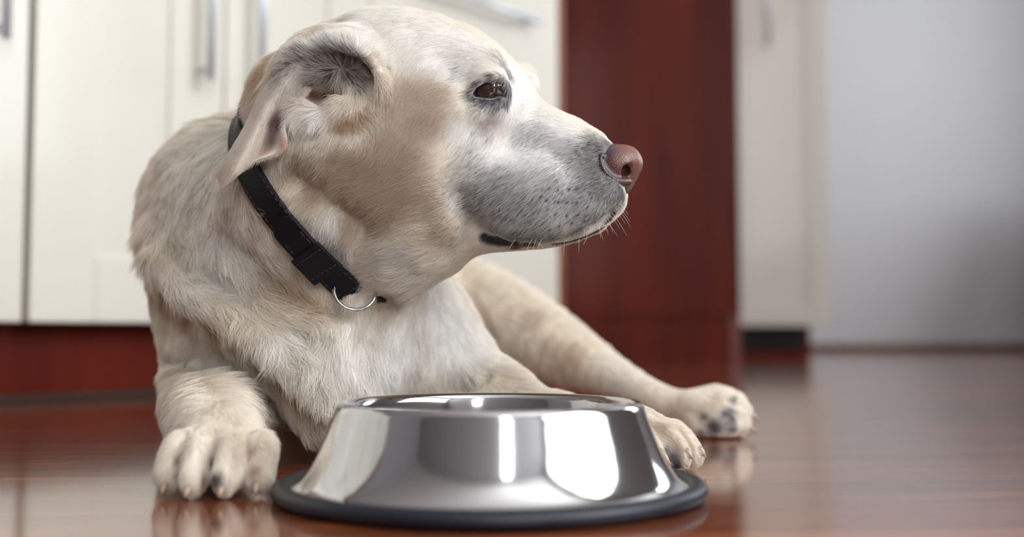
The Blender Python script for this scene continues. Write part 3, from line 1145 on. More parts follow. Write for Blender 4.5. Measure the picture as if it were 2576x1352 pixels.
def strip(a0_, a1_, w0, w1, lift, th, n=60, rounded=False, m=None):
    """leather strip following the collar from turn a0_ to a1_"""
    m = m or MB()
    full = abs(a1_ - a0_) > 0.999
    rows = []
    offs = [w0, w0 + 0.0012, (w0 + w1) / 2, w1 - 0.0012, w1]
    for i in range(n if full else n + 1):
        a = a0_ + (a1_ - a0_) * i / n
        sc = 1.0
        if rounded:
            e = (i / n)
            if e < 0.25: sc = math.sqrt(max(0.02, 1 - (1 - e / 0.25) ** 2))
        c = (w0 + w1) / 2
        sect = []
        for k, o in enumerate(offs): sect.append((c + (o - c) * sc, lift + th * (0.75 if k in (0, 4) else 1.0)))
        for k, o in reversed(list(enumerate(offs))): sect.append((c + (o - c) * sc, lift))
        rows.append([collar_pt(a, o, l) for o, l in sect])
    vs = [p for r in rows for p in r]; K = 10
    fs = []
    for i in range(len(rows) if full else len(rows) - 1):
        j = (i + 1) % len(rows)
        for k in range(K):
            fs.append((i * K + k, i * K + (k + 1) % K, j * K + (k + 1) % K, j * K + k))
    if not full:
        fs.append(tuple(range(K))[::-1]); fs.append(tuple(range((len(rows) - 1) * K, len(rows) * K)))
    m.add(vs, fs)
    return m


def stitches(a0_, a1_, off, lift, pitch=0.0042):
    m = MB()
    L_ = abs(a1_ - a0_) * 2 * math.pi * 0.08
    n = max(2, int(L_ / pitch))
    for i in range(n):
        u = a0_ + (a1_ - a0_) * (i + 0.2) / n; v = a0_ + (a1_ - a0_) * (i + 0.8) / n
        m.tube([collar_pt(u, off, lift - .0002), collar_pt((u + v) / 2, off, lift + 0.0003), collar_pt(v, off, lift - .0002)], 0.00042, 6)
    return m


def ang_of(px, py):
    """turn of the collar whose front surface shows nearest to the pixel"""
    best = None
    for i in range(240):
        a = i / 240
        p = collar_pt(a, 0, 0.003)
        d = p - CAM
        cp, sp_ = math.cos(PITCH), math.sin(PITCH)
        f_ = d.y * cp + d.z * sp_; u_ = -d.y * sp_ + d.z * cp
        x = CW / 2 + F * d.x / f_; y = CH / 2 - F * u_ / f_
        out = (CE1 * math.cos(2 * math.pi * a) + CE2 * math.sin(2 * math.pi * a)).dot(-d)
        if out < 0: continue
        e = (x - px) ** 2 + (y - py) ** 2
        if best is None or e < best[0]: best = (e, a)
    return best[1]


M['leather'] = plain('black_leather', srgb(15, 16, 24), 0.6, spec=0.25, bump=0.25, bscale=900, vary=0.1)
M['thread'] = plain('brown_thread', srgb(70, 44, 36), 0.8, vary=0.1, bscale=400)
M['ringmetal'] = plain('ring_metal', srgb(190, 190, 192), 0.2, metal=1.0, vary=0.03)
collar = empty('dog_collar', tuple(CC))
tag(collar, 'black leather collar with brown stitching and a metal ring around the dog neck', 'collar')
CWD = 0.0105
LF = 0.0045      # lifted above the skin by the coat
b_ = strip(0, 1, -CWD, CWD, LF, 0.0028, 120).build('strap', M['leather'], None, smooth=False)
child(b_, collar)
A1, A2, A3 = ang_of(722, 572), ang_of(790, 655), ang_of(897, 730)
if A2 - A1 > 0.5: A1 += 1
if A1 - A2 > 0.5: A2 += 1
da = 1 if A2 > A1 else -1
tipm = strip(A1 - da * 0.012, A2, -CWD * 1.06, CWD * 1.06, LF + 0.003, 0.0026, 30, rounded=True)
child(tipm.build('strap_end', M['leather']), collar)
child(strip(A2 - da * 0.018, A2 + da * 0.018, -CWD * 1.25, CWD * 1.25, LF + 0.0058, 0.0024, 8).build('keeper_loop', M['leather']), collar)
sm = MB()
for q in (stitches(A1 + da * 0.012, A2 - da * 0.02, -CWD * 0.78, LF + 0.0056), stitches(A1 + da * 0.012, A2 - da * 0.02, CWD * 0.78, LF + 0.0056),
          stitches(0, 1, -CWD * 0.8, LF + 0.0028), stitches(0, 1, CWD * 0.8, LF + 0.0028)):
    sm.add(q.v, q.f)
for k, aa in enumerate((A2 - da * 0.011, A2 + da * 0.011)):
    n = 6
    for i in range(n):
        o0 = -CWD * 1.15 + 2.3 * CWD * (i + 0.2) / n; o1 = -CWD * 1.15 + 2.3 * CWD * (i + 0.8) / n
        sm.tube([collar_pt(aa, o0, LF + 0.0082), collar_pt(aa, (o0 + o1) / 2, LF + 0.0086), collar_pt(aa, o1, LF + 0.0082)], 0.00045, 6)
child(sm.build('stitching', M['thread']), collar)
# ring hanging from the lowest point
rc = P(893, 732, collar_pt(A3, 0, 0.008).y - 0.004)
RR = 0.0145
m = MB()
pts = []
nrm = Vector((0.25, -0.9, 0.35)).normalized()
e1 = nrm.orthogonal().normalized(); e2 = nrm.cross(e1)
for i in range(49):
    a = 2 * math.pi * i / 48
    pts.append(rc + e1 * RR * math.cos(a) + e2 * RR * math.sin(a))
m.tube(pts, 0.0013, 12, caps=False)
child(m.build('ring', M['ringmetal'], None, smooth=True), collar)

# ------------------------------------------------------------------ coat: colours, flow and length given at places on the skin
def L3(r, g, b): return np.array(srgb(r, g, b)[:3])

WHITE = L3(250, 248, 245); CREAM = L3(246, 238, 226); TAN = L3(200, 181, 160); ORANGE = L3(206, 176, 142)
BLACKH = L3(40, 36, 44); PINK = L3(176, 128, 122)


def at(px, py):
    h = BVH.ray_cast(CAM, ray(px, py))
    return h[0] if h[0] is not None else P(px, py, 0.85)


def vnormals(me):
    a = np.zeros(len(me.vertices) * 3, dtype=np.float32)
    me.vertices.foreach_get('normal', a) if False else me.vertex_normals.foreach_get('vector', a)
    return a.reshape(-1, 3)


HAIRCOL = [  # px, py, radius m, colour, strength
    (1000, 60, .05, WHITE, .7), (1150, 130, .04, WHITE, .9), (1300, 260, .03, WHITE, 1), (1400, 340, .03, WHITE, 1), (1300, 400, .04, WHITE, .9),
    (1400, 480, .04, WHITE, .9), (1250, 520, .03, WHITE, .8),
    (1010, 225, .016, TAN, .75), (1075, 225, .017, TAN, .8), (1085, 300, .016, TAN, .8), (1010, 310, .020, TAN, .7), (1000, 400, .022, TAN, .8),
    (930, 420, .020, TAN, .9), (920, 495, .020, TAN, .95), (1000, 490, .018, TAN, .8), (1085, 515, .015, TAN, .75), (850, 400, .016, TAN, .9),
    (760, 400, .016, TAN, .8), (800, 470, .014, TAN, .9), (880, 560, .012, TAN, .7), (965, 560, .012, TAN, .7), (720, 430, .012, TAN, .6),
    (1060, 470, .014, TAN, .6), (1130, 560, .012, TAN, .5), (1150, 600, .010, TAN, .5),
    (1165, 330, .014, WHITE, .9), (880, 625, .012, WHITE, .6), (830, 565, .012, WHITE, .8), (1000, 640, .020, WHITE, .5),
    (960, 250, .012, TAN, .6), (980, 350, .018, TAN, .7), (1050, 350, .016, TAN, .6), (1110, 240, .012, TAN, .6), (1040, 430, .018, TAN, .7), (1000, 520, .016, TAN, .8), (1120, 590, .012, TAN, .6), (880, 440, .016, TAN, .7),
    (885, 297, .007, ORANGE, .9), (860, 308, .006, ORANGE, .8), (912, 284, .005, ORANGE, .7), (900, 262, .006, CREAM, .8),
    (672, 175, .014, ORANGE, .85), (700, 140, .008, ORANGE, .5), (645, 215, .010, ORANGE, .3), (1312, 200, .02, WHITE, 1), (1340, 205, .012, WHITE, 1), (900, 60, .02, WHITE, .5), (870, 55, .012, TAN, .5), (820, 75, .010, TAN, .5),
    (720, 290, .012, WHITE, 1), (800, 298, .012, WHITE, 1), (820, 110, .014, WHITE, .9), (900, 110, .012, WHITE, .8), (760, 150, .012, WHITE, .8),
    (1262, 608, .006, L3(120, 84, 74), .9), (1300, 622, .006, L3(120, 84, 74), 1),
    # body
    (430, 600, .03, CREAM, .5), (520, 420, .06, WHITE, .5), (600, 600, .04, WHITE, .6), (500, 700, .03, WHITE, .5),
    (640, 690, .014, TAN, .5), (710, 715, 00.0180, ORANGE, 0.65), (765, 752, 00.0150, ORANGE, 0.69), (840, 770, .013, TAN, .7), (980, 765, 00.0150, ORANGE, 0.84),
    (950, 815, 00.0150, ORANGE, 0.65), (915, 850, .010, TAN, .5),
    (420, 745, 00.0150, ORANGE, 0.65), (470, 775, 00.0130, ORANGE, 0.65), (530, 815, 00.0110, ORANGE, 0.69), (590, 850, 00.0110, ORANGE, 0.69), (650, 895, 00.0110, ORANGE, 0.65),
    (700, 945, 00.0130, ORANGE, 0.65), (750, 985, 00.0130, ORANGE, 0.65), (790, 1040, .012, TAN, .6), (400, 830, .012, TAN, .4),
    (700, 860, .02, WHITE, .7), (860, 900, .03, WHITE, .7), (1000, 900, .05, WHITE, .9), (1100, 750, .05, WHITE, .9), (1150, 850, .04, WHITE, .9), (580, 700, .02, WHITE, .3),  # right breast painted extra white, standing in for the key light there
    (520, 910, .015, WHITE, .6), (450, 990, .015, TAN, .35), (640, 985, .010, TAN, .4),
    (1330, 800, .016, TAN, .45), (1420, 900, 00.0200, ORANGE, 0.46), (1370, 870, .012, TAN, .5), (1330, 720, .05, WHITE, .7), (1560, 930, .04, WHITE, .4),
    (1700, 1030, .015, TAN, .35), (1770, 1040, .012, TAN, .5), (1790, 1010, .008, TAN, .4), (1645, 1080, .012, TAN, .6), (1690, 1130, .010, TAN, .6),
    (454, 1150, .004, L3(160, 118, 92), .7), (450, 1190, .004, L3(150, 104, 80), .7), (543, 1150, .005, L3(70, 56, 56), .95), (543, 1200, .005, L3(70, 54, 54), .95), (510, 1200, .0045, L3(176, 120, 84), .8), (632, 1130, .004, L3(170, 124, 96), .7), (640, 1180, .0045, L3(160, 110, 84), .7),  # licking stains between the toes, plus dark paint for shade in the gaps
    (580, 1110, .014, TAN, .4), (650, 1130, .012, TAN, .4), (1290, 950, .02, TAN, .3),
]
DARK = [  # px, py, radius, share of black hairs and darkness of the skin
    (1500, 405, .015, .75), (1508, 455, .015, .85), (1478, 505, .019, .66), (1500, 362, .010, .7), (1400, 530, .024, .38), (1430, 450, .022, .30), (1440, 390, .016, .34),
    (1250, 520, .026, .42), (1190, 470, .020, .34), (1310, 490, .026, .27), (1320, 565, .022, .48), (1540, 500, .012, .9), (1250, 588, .007, .7), (1300, 600, .007, .7), (1180, 400, .014, .2), (1210, 345, .012, .22), (1340, 350, .016, .25),
    (1350, 605, .007, .65), (1400, 600, .007, .65), (1450, 580, .008, .7), (1500, 550, .008, .8), (1360, 350, .012, .12), (1520, 480, .009, .85), (1525, 380, .008, .85), (1555, 495, .009, .85),
    (1765, 1050, .004, .8), (1785, 1074, .004, .8), (1835, 1036, .004, .8), (1840, 1008, .004, .7), (1186, 243, .0060, .9), (1277, 225, .0080, .97), (1272, 250, .0080, .97), (1240, 264, .0068, .97), (1210, 258, .0062, .97), (1235, 194, .0042, .9),
    (1203, 210, .0042, .85), (1262, 198, .004, .9), (1284, 200, .005, .6), (1270, 178, .005, .3), (1255, 150, .008, .15), (1195, 275, .006, .35), (1160, 190, .008, .15),
    (835, 150, .011, .66), (880, 150, .011, .76), (922, 170, .009, .68), (905, 205, .008, .55), (780, 165, .010, .5), (735, 190, .010, .34), (700, 220, .007, .25), (760, 140, .008, .3),
    (828, 188, .0055, .9), (870, 180, .007, .85), (800, 205, .005, .7), (730, 270, .005, .3), (800, 325, .003, .6), (850, 235, .006, .35),
    (1063, 388, .0022, .5), (1175, 960, .006, .45), (470, 907, .004, .3), (530, 925, .004, .35),
]
SKIN = [  # px, py, radius, colour, strength: places where bare skin shows
    (1532, 557, 0.0061, L3(22, 21, 30), 1), (1515, 571, 0.0068, L3(22, 21, 30), 1), (1495, 584, 0.0074, L3(22, 21, 30), 1), (1470, 596, 0.0078, L3(22, 21, 30), 1), (1445, 604, 0.0074, L3(22, 21, 30), 1), (1418, 611, 0.0061, L3(26, 24, 32), 1), (1397, 615, 0.0041, L3(30, 26, 32), 1), (1544, 538, 0.0041, L3(40, 36, 46), 1),
    (1218, 597, 0.0057, L3(18, 16, 24), 1), (1235, 604, 0.0065, L3(18, 16, 24), 1), (1255, 608, 0.0061, L3(18, 16, 24), 1), (1275, 611, 0.0054, L3(20, 18, 24), 1), (1300, 614, 0.0051, L3(26, 20, 26), 1), (1325, 617, 0.0046, L3(44, 28, 30), 1), (1345, 617, 0.0041, L3(40, 28, 32), 1),
    (795, 235, .0095, L3(150, 98, 96), 1), (825, 240, .006, L3(96, 60, 62), 1), (765, 225, .007, L3(172, 128, 124), .9), (735, 262, .006, L3(182, 140, 138), .5),
    (1536, 452, .0050, L3(38, 33, 46), .75), (1556, 470, .0055, L3(46, 38, 50), .8), (1574, 470, .0070, L3(44, 35, 41), 1), (1566, 486, .0070, L3(44, 36, 44), .85), (1550, 490, .0050, L3(46, 40, 54), .5), (1512, 420, .0045, L3(36, 33, 46), .6), (1512, 392, .0045, L3(44, 40, 54), .6), (1528, 360, .0060, L3(70, 62, 72), .9), (1548, 366, .0060, L3(80, 66, 76), .9), (1518, 350, .005, L3(110, 100, 108), .6),
    (1192, 232, .0026, L3(24, 20, 28), .95), (1200, 222, .0026, L3(24, 20, 28), .95), (1212, 212, .0026, L3(24, 20, 28), .95), (1228, 205, .0026, L3(24, 20, 28), .95), (1245, 204, .0026, L3(24, 20, 28), .95), (1258, 212, .0026, L3(24, 20, 28), .95), (1265, 225, .0026, L3(24, 20, 28), .95), (1198, 243, .0026, L3(24, 20, 28), .95), (1210, 250, .0026, L3(24, 20, 28), .95), (1225, 254, .0026, L3(24, 20, 28), .95), (1240, 255, .0026, L3(24, 20, 28), .95), (1255, 251, .0026, L3(24, 20, 28), .95), (1265, 242, .0026, L3(24, 20, 28), .95),
    (1240, 258, .0040, L3(44, 42, 54), .8), (1215, 254, .0030, L3(38, 36, 48), .8), (1264, 240, .0045, L3(36, 34, 46), .9), (1195, 240, .003, L3(40, 38, 50), 1),
]
FLOW = [  # px, py, direction on the picture, length m, lift
    (1530, 540, -.5, .6, .0018, .2), (1500, 568, -.6, .5, .0018, .2), (1465, 584, -.7, .4, .0018, .2), (1425, 596, -.8, .3, .002, .2), (1232, 594, -.8, .3, .002, .2), (1262, 600, -.8, .3, .002, .2), (1300, 606, -.8, .3, .0022, .2), (1340, 609, -.8, .3, .0025, .2),
    (1560, 350, -1, -.55, .0035, .35), (1500, 330, -1, -.4, .004, .3), (1500, 400, -.8, .45, .004, .3), (1520, 470, -.7, .7, .004, .3), (1450, 380, -.85, .35, .0045, .25),
    (1440, 470, -.75, .65, .005, .25), (1480, 535, -.6, .7, .0042, .3), (1400, 555, -.6, .75, .005, .3), (1300, 575, -.6, .75, .005, .3), (1545, 515, -.5, .9, .003, .3),
    (1400, 290, -1, -.35, .005, .25), (1350, 330, -.8, .5, .0055, .25), (1320, 420, -.6, .8, .006, .25), (1330, 500, -.7, .7, .006, .25), (1240, 550, -.8, .5, .007, .25),
    (1260, 330, -.45, .9, .006, .25), (1290, 260, -.3, .95, .005, .25), (1310, 200, -.8, -.6, .005, .25), (1240, 280, -.4, .9, .005, .3), (1190, 270, -.7, .7, .005, .3),
    (1290, 170, -.6, -.8, .005, .3), (1260, 150, -.9, -.4, .006, .25), (1200, 190, -.85, .55, .006, .25), (1160, 220, -.8, .6, .006, .25), (1160, 130, -.9, .3, .007, .22),
    (1100, 70, -.9, .35, .007, .22), (1040, 110, -.6, .8, .008, .22), (980, 60, -.8, .5, .008, .22), (940, 100, -.7, .7, .008, .22), (900, 60, -.9, .4, .009, .25),
    (1090, 180, -.65, .75, .007, .22), (1010, 200, -.45, .9, .007, .22), (1080, 300, -.65, .75, .007, .2), (1000, 300, -.35, .93, .007, .2), (980, 380, -.7, .7, .008, .2),
    (1160, 320, -.75, .65, .006, .22), (1100, 400, -.85, .5, .007, .2), (1000, 450, -.9, .45, .009, .2), (1100, 500, -.95, .3, .008, .2), (1180, 420, -.85, .5, .007, .22),
    (900, 400, -.8, .55, .009, .22), (900, 480, -.75, .6, .012, .22), (820, 440, -.6, .8, .013, .22), (780, 380, -.6, .8, .012, .2), (730, 440, -.35, .93, .013, .2),
    (800, 540, -.45, .9, .015, .25), (870, 580, -.5, .87, .016, .25), (950, 560, -.85, .5, .014, .22), (1050, 580, -.95, .25, .012, .22), (1150, 560, -.97, .2, .009, .22),
    (900, 660, -.65, .75, .018, .25), (1000, 680, -.85, .5, .017, .25), (1080, 650, -.9, .4, .014, .25), (1180, 600, -.95, .3, .009, .25), (960, 720, -.75, .65, .016, .25),
    # ear hollow
    (835, 120, -.5, -.85, .010, .45), (780, 145, -.9, -.4, .012, .4), (740, 175, -.95, .15, .013, .35), (700, 210, -.8, .6, .013, .3), (760, 195, -.85, .5, .012, .35),
    (880, 135, .1, -1, .009, .45), (925, 160, .8, -.5, .008, .4), (935, 200, .9, .2, .008, .4), (905, 195, .7, .4, .008, .4), (860, 220, -.2, 1, .012, .4),
    (900, 240, .2, .98, .010, .35), (880, 280, -.2, .98, .009, .4), (920, 285, .6, .8, .008, .4), (800, 290, -.45, .9, .014, .4), (740, 290, -.3, .95, .014, .4), (705, 290, .2, .95, .012, .4),
    (770, 240, -.7, .6, .008, .3),
    (690, 150, -.9, .3, .010, .3), (660, 190, -.8, .6, .014, .35), (640, 240, -.8, .6, .016, .35),
    # neck and breast
    (580, 300, -.75, .4, .020, .45), (500, 350, -.7, .6, .022, .45), (420, 430, -.6, .8, .022, .45), (370, 520, -.4, .9, .022, .45), (560, 400, -.5, .85, .022, .35),
    (480, 480, -.25, .97, .024, .38), (560, 520, .05, 1, .024, .3), (620, 480, .1, 1, .022, .3), (640, 580, .3, .95, .022, .3), (420, 580, .15, .98, .024, .42), (400, 660, .35, .93, .022, .4),
    (480, 650, .35, .93, .024, .4), (560, 650, .45, .9, .024, .32), (640, 700, .6, .8, .022, .3), (720, 780, .6, .8, .022, .3), (800, 800, .35, .93, .022, .3), (900, 800, .05, 1, .020, .3),
    (450, 740, .5, .85, .022, .35), (550, 780, .6, .8, .022, .32), (640, 840, .6, .8, .022, .3), (720, 900, .45, .9, .024, .32), (800, 930, .15, .98, .024, .3), (900, 920, 0, 1, .022, .28),
    (430, 820, .45, .9, .016, .3), (500, 860, .6, .8, .016, .28), (570, 910, .7, .7, .016, .28), (640, 960, .8, .6, .015, .3), (720, 1000, .5, .85, .016, .32), (780, 1060, .4, .9, .016, .35),
    (1000, 850, -.05, 1, .018, .22), (1080, 800, .2, .98, .014, .2), (1150, 850, .4, .9, .012, .2), (1100, 950, .2, .95, .014, .25), (1000, 960, 0, 1, .016, .25),
    (410, 930, .1, 1, .012, .3), (470, 950, .05, 1, .011, .25), (560, 990, .1, 1, .010, .25), (480, 1020, -.1, 1, .010, .25), (600, 1040, .25, .97, .008, .22), (410, 1010, -.2, .97, .012, .35),
    (550, 1080, 0, 1, .006, .22), (430, 1130, -.2, 1, .0055, .22), (500, 1130, 0, 1, .0055, .22), (600, 1130, .1, 1, .0055, .22), (670, 1130, .2, 1, .0055, .22), (550, 1220, 0, 1, .005, .25),
    (1230, 930, .8, .5, .012, .25), (1320, 950, .8, .45, .011, .25), (1180, 960, .4, .7, .014, .35), (1380, 980, .85, .35, .009, .25),
    (1220, 700, .8, .55, .010, .2), (1320, 780, .8, .6, .010, .2), (1420, 860, .8, .6, .009, .2), (1520, 930, .8, .55, .008, .2), (1640, 990, .85, .4, .006, .2), (1760, 1020, .95, .2, .005, .2), (1850, 1030, .9, .3, .004, .2),
    (1650, 1060, .8, .5, .006, .2), (1710, 1110, .8, .6, .005, .2), (1730, 1150, .7, .7, .004, .2),
]


def idw(V, pts, vals, power=3.0, scale=None):
    pts = np.array(pts, dtype=np.float32); vals = np.array(vals, dtype=np.float32)
    out = np.zeros((len(V), vals.shape[1]), dtype=np.float32)
    V = V.astype(np.float32)
    for i in range(0, len(V), 20000):
        d2 = ((V[i:i + 20000, None, :] - pts[None]) ** 2).sum(2) + 4e-6
        w_ = d2 ** (-power / 2)
        w_ /= w_.sum(1, keepdims=True)
        out[i:i + 20000] = w_ @ vals
    return out


def wiggle(V, f, seed):
    """smooth pseudo-noise, one value per point"""
    r = np.random.default_rng(seed)
    o = np.zeros(len(V))
    for k in range(6):
        d = r.normal(size=3); d /= np.linalg.norm(d)
        o += np.sin((V @ d) * f * (0.6 + 0.9 * r.random()) * 2 * math.pi + r.random() * 6.28 + 1.3 * np.sin((V @ np.roll(d, 1)) * f * 2.2 + r.random() * 6))
    return o / 6 ** 0.5


def fields(V):
    gp, gv = [], []
    for px, py, dx, dy, ln, lf in FLOW:
        q = at(px, py)
        r = (P(px + dx, py + dy, q.y) - q).normalized()
        gp.append(q); gv.append((r.x, r.y, r.z, ln, lf))
    # the side turned away: hair runs back and down
    for x, y, z, d, ln in [(-.05, 1.0, .25, (0, 1, -.2), .02), (-.15, 1.2, .22, (0, 1, -.2), .02), (-.25, 1.1, .12, (0, .6, -.8), .02), (-.1, 1.3, .1, (0, .5, -.8), .015),
                           (-.05, .84, .3, (-1, .2, 0), .01), (.02, .80, .2, (-1, 0, -.2), .008)]:
        dd = Vector(d).normalized(); gp.append((x, y, z)); gv.append((dd.x, dd.y, dd.z, ln, .25))
    G = idw(V, gp, gv)
    return G


def spots3(lst): return [(at(a[0], a[1]),) + tuple(a[2:]) for a in lst]


def dark_field(V):
    d = np.zeros(len(V))
    for c, r, st in [(at(a[0], a[1]), a[2], a[3]) for a in DARK]:
        q = np.sqrt(((V - np.array(c)) ** 2).sum(1)) / r
        w_ = np.clip(1.35 - q, 0, 1); w_ = w_ * w_ * (3 - 2 * w_) * st
        d = 1 - (1 - d) * (1 - w_)
    return d


BN = vnormals(body_me)
BVA = np.zeros(len(body_me.vertices) * 3, dtype=np.float32); body_me.vertices.foreach_get('co', BVA); BVA = BVA.reshape(-1, 3).astype(float)
G = fields(BVA)
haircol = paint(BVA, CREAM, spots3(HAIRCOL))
dark = dark_field(BVA)
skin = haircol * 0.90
skin = skin * (1 - dark[:, None] * 0.9) + np.array(L3(58, 54, 66)) * dark[:, None] * 0.9
bare = np.zeros(len(BVA))
for a in SKIN:
    c = np.array(at(a[0], a[1])); q = np.sqrt(((BVA - c) ** 2).sum(1)) / a[2]
    w_ = np.clip(1.25 - q, 0, 1); w_ = w_ * w_ * (3 - 2 * w_) * a[4]
    skin += (a[3] - skin) * w_[:, None]
    bare = np.maximum(bare, w_)
# pads of the hind paw, dark cracks between toes
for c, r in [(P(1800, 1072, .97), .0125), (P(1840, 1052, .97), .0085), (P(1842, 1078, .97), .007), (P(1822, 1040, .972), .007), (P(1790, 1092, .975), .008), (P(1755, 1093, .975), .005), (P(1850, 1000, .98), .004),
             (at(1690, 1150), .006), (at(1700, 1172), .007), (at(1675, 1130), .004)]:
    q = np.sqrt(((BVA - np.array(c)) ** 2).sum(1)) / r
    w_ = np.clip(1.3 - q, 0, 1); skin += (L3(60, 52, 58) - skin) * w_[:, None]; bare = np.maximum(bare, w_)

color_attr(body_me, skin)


def hair_material():
    m, nt, b = new_mat('dog_hair')
    at_ = nt.nodes.new('ShaderNodeAttribute'); at_.attribute_name = 'hcol'
    nt.links.new(at_.outputs['Color'], b.inputs['Base Color'])
    b.inputs['Roughness'].default_value = 0.45
    b.inputs['Specular IOR Level'].default_value = 0.4
    tr = nt.nodes.new('ShaderNodeBsdfTranslucent')
    nt.links.new(at_.outputs['Color'], tr.inputs['Color'])
    mx = nt.nodes.new('ShaderNodeMixShader'); mx.inputs[0].default_value = 0.28
    nt.links.new(b.outputs[0], mx.inputs[1]); nt.links.new(tr.outputs[0], mx.inputs[2])
    nt.links.new(mx.outputs[0], nt.nodes['Material Output'].inputs['Surface'])
    return m


def skin_material(name, rough, coat=0.0, bump=0.0, scale=400):
    m, nt, b = new_mat(name)
    at_ = nt.nodes.new('ShaderNodeAttribute'); at_.attribute_name = 'Col'
    nt.links.new(at_.outputs['Color'], b.inputs['Base Color'])
    b.inputs['Roughness'].default_value = rough
    b.inputs['Coat Weight'].default_value = coat
    b.inputs['Coat Roughness'].default_value = 0.12
    if bump:
        tc = nt.nodes.new('ShaderNodeTexCoord')
        vo = nt.nodes.new('ShaderNodeTexVoronoi'); vo.inputs['Scale'].default_value = scale
        bp = nt.nodes.new('ShaderNodeBump'); bp.inputs['Strength'].default_value = bump; bp.inputs['Distance'].default_value = 0.0006
        nt.links.new(tc.outputs['Object'], vo.inputs['Vector'])
        nt.links.new(vo.outputs['Distance'], bp.inputs['Height'])
        nt.links.new(bp.outputs['Normal'], b.inputs['Normal'])
        nt.links.new(bp.outputs['Normal'], b.inputs['Coat Normal'])
    return m


M['hair'] = hair_material()
M['skin'] = skin_material('dog_skin', 0.6, 0.08)
M['noseleather'] = skin_material('nose_leather', 0.42, 0.35, 0.35, 1100)
M['eyeball'] = skin_material('moist_eye', 0.25, 1.0)
M['eyeball'].node_tree.nodes['Principled BSDF'].inputs['Coat Roughness'].default_value = 0.02
M['eyeball'].node_tree.nodes['Principled BSDF'].inputs['Coat IOR'].default_value = 1.75


def grow(name, V, N, Q, G, hcol, dark, bare, density, wid, parent, cut=None, clump=0.62, cseed=1, npt=5):
    """lay hairs over quads Q of surface V; density per vertex in hairs per m2"""
    tri = np.concatenate([Q[:, [0, 1, 2]], Q[:, [0, 2, 3]]])
    A, B, C_ = V[tri[:, 0]], V[tri[:, 1]], V[tri[:, 2]]
    area = 0.5 * np.linalg.norm(np.cross(B - A, C_ - A), axis=1)
    dn = density[tri].mean(1) * area
    n = rng.poisson(dn)
    T = np.repeat(np.arange(len(tri)), n)
    u, v = rng.random(len(T)), rng.random(len(T))
    fl = u + v > 1; u[fl] = 1 - u[fl]; v[fl] = 1 - v[fl]
    W = np.stack([1 - u - v, u, v], 1)
    ix = tri[T]
    def ip(a): return (a[ix] * (W[..., None] if a.ndim == 2 else W)).sum(1)
    p = ip(V); nn = ip(N); g = ip(G); hc_ = ip(hcol); dk = ip(dark); br = ip(bare); wd = ip(wid)
    keep = rng.random(len(p)) > br * 1.2
    if cut is not None: keep &= ~cut(p)
    p, nn, g, hc_, dk, wd = p[keep], nn[keep], g[keep], hc_[keep], dk[keep], wd[keep]
    nn /= np.linalg.norm(nn, axis=1, keepdims=True) + 1e-9
    K = len(p)
    d = g[:, :3] + 0.0
    # wandering flow
    ln = g[:, 3]
    s1 = wiggle(p, 18, 11 + cseed); s2 = wiggle(p, 45, 12 + cseed)
    t = d - nn * (d * nn).sum(1, keepdims=True)
    t /= np.linalg.norm(t, axis=1, keepdims=True) + 1e-9
    sd = np.cross(nn, t)
    long_ = np.clip((ln - 0.006) / 0.012, 0, 1)
    turn = (0.10 + 0.28 * long_) * s1 + (0.06 + 0.16 * long_) * s2 + rng.normal(size=K) * (0.10 + 0.12 * long_)
    t = t * np.cos(turn)[:, None] + sd * np.sin(turn)[:, None]
    ln = ln * (0.72 + 0.5 * rng.random(K))
    lift = np.clip(g[:, 4] * (0.8 + 0.5 * rng.random(K) + 0.25 * s2), 0.05, 1)
    bend = rng.normal(size=K) * 0.18 * (0.3 + long_)
    S = np.linspace(0, 1, npt)
    pts = np.zeros((K, npt, 3))
    sd = np.cross(nn, t)
    for j, s in enumerate(S):
        pts[:, j] = p + t * (ln * s)[:, None] + nn * (ln * lift * (1.25 * s - 0.55 * s * s))[:, None] + sd * (ln * bend * s * s)[:, None]
    # locks: tips drawn together
    if clump > 0:
        ns = max(1, K // 26)
        seeds = rng.choice(K, ns, replace=False)
        kd = kdtree.KDTree(ns)
        for i, q in enumerate(p[seeds].tolist()): kd.insert(q, i)
        kd.balance()
        near = np.array([kd.find(q)[1] for q in p.tolist()])
        sp_ = pts[seeds[near]]
        dist = np.linalg.norm(p - p[seeds[near]], axis=1)
        lock = 0.88 + 0.24 * rng.random(ns)
        k = clump * (0.25 + 0.75 * long_) * np.clip(1.4 - dist / 0.006, 0, 1)
        for j, s in enumerate(S):
            pts[:, j] += (sp_[:, j] - sp_[:, 0] + p * 0.45 + sp_[:, 0] * 0.55 - pts[:, j]) * (k * s ** 1.5)[:, None]
    # colour
    col = hc_ * (0.90 + 0.18 * rng.random(K))[:, None]
    if clump > 0: col = col * (1 + (lock[near] - 1) * (0.3 + 0.7 * long_))[:, None]
    isb = rng.random(K) < dk * 0.46
    col[isb] = L3(40, 36, 44) * (0.6 + rng.random(isb.sum()))[:, None]
    gray = (~isb) & (dk > 0.1)
    col[gray] = col[gray] * (1 - 0.50 * dk[gray])[:, None] * np.array([0.98, 0.985, 1.01])
    rad = np.zeros((K, npt)); 
    prof_ = np.array([1.0, 0.95, 0.8, 0.55, 0.12])[:npt]
    rad[:] = prof_[None] * (wd * np.where(isb & (ln < 0.009), 0.72, 1.0))[:, None]
    ok = np.ones(K, dtype=bool)
    for e in (EYE, EYE_FAR):
        ok &= np.linalg.norm(pts - np.array(e), axis=2).min(1) > 0.0139
    pts, rad, col = pts[ok], rad[ok], col[ok]
    return pts, rad, col


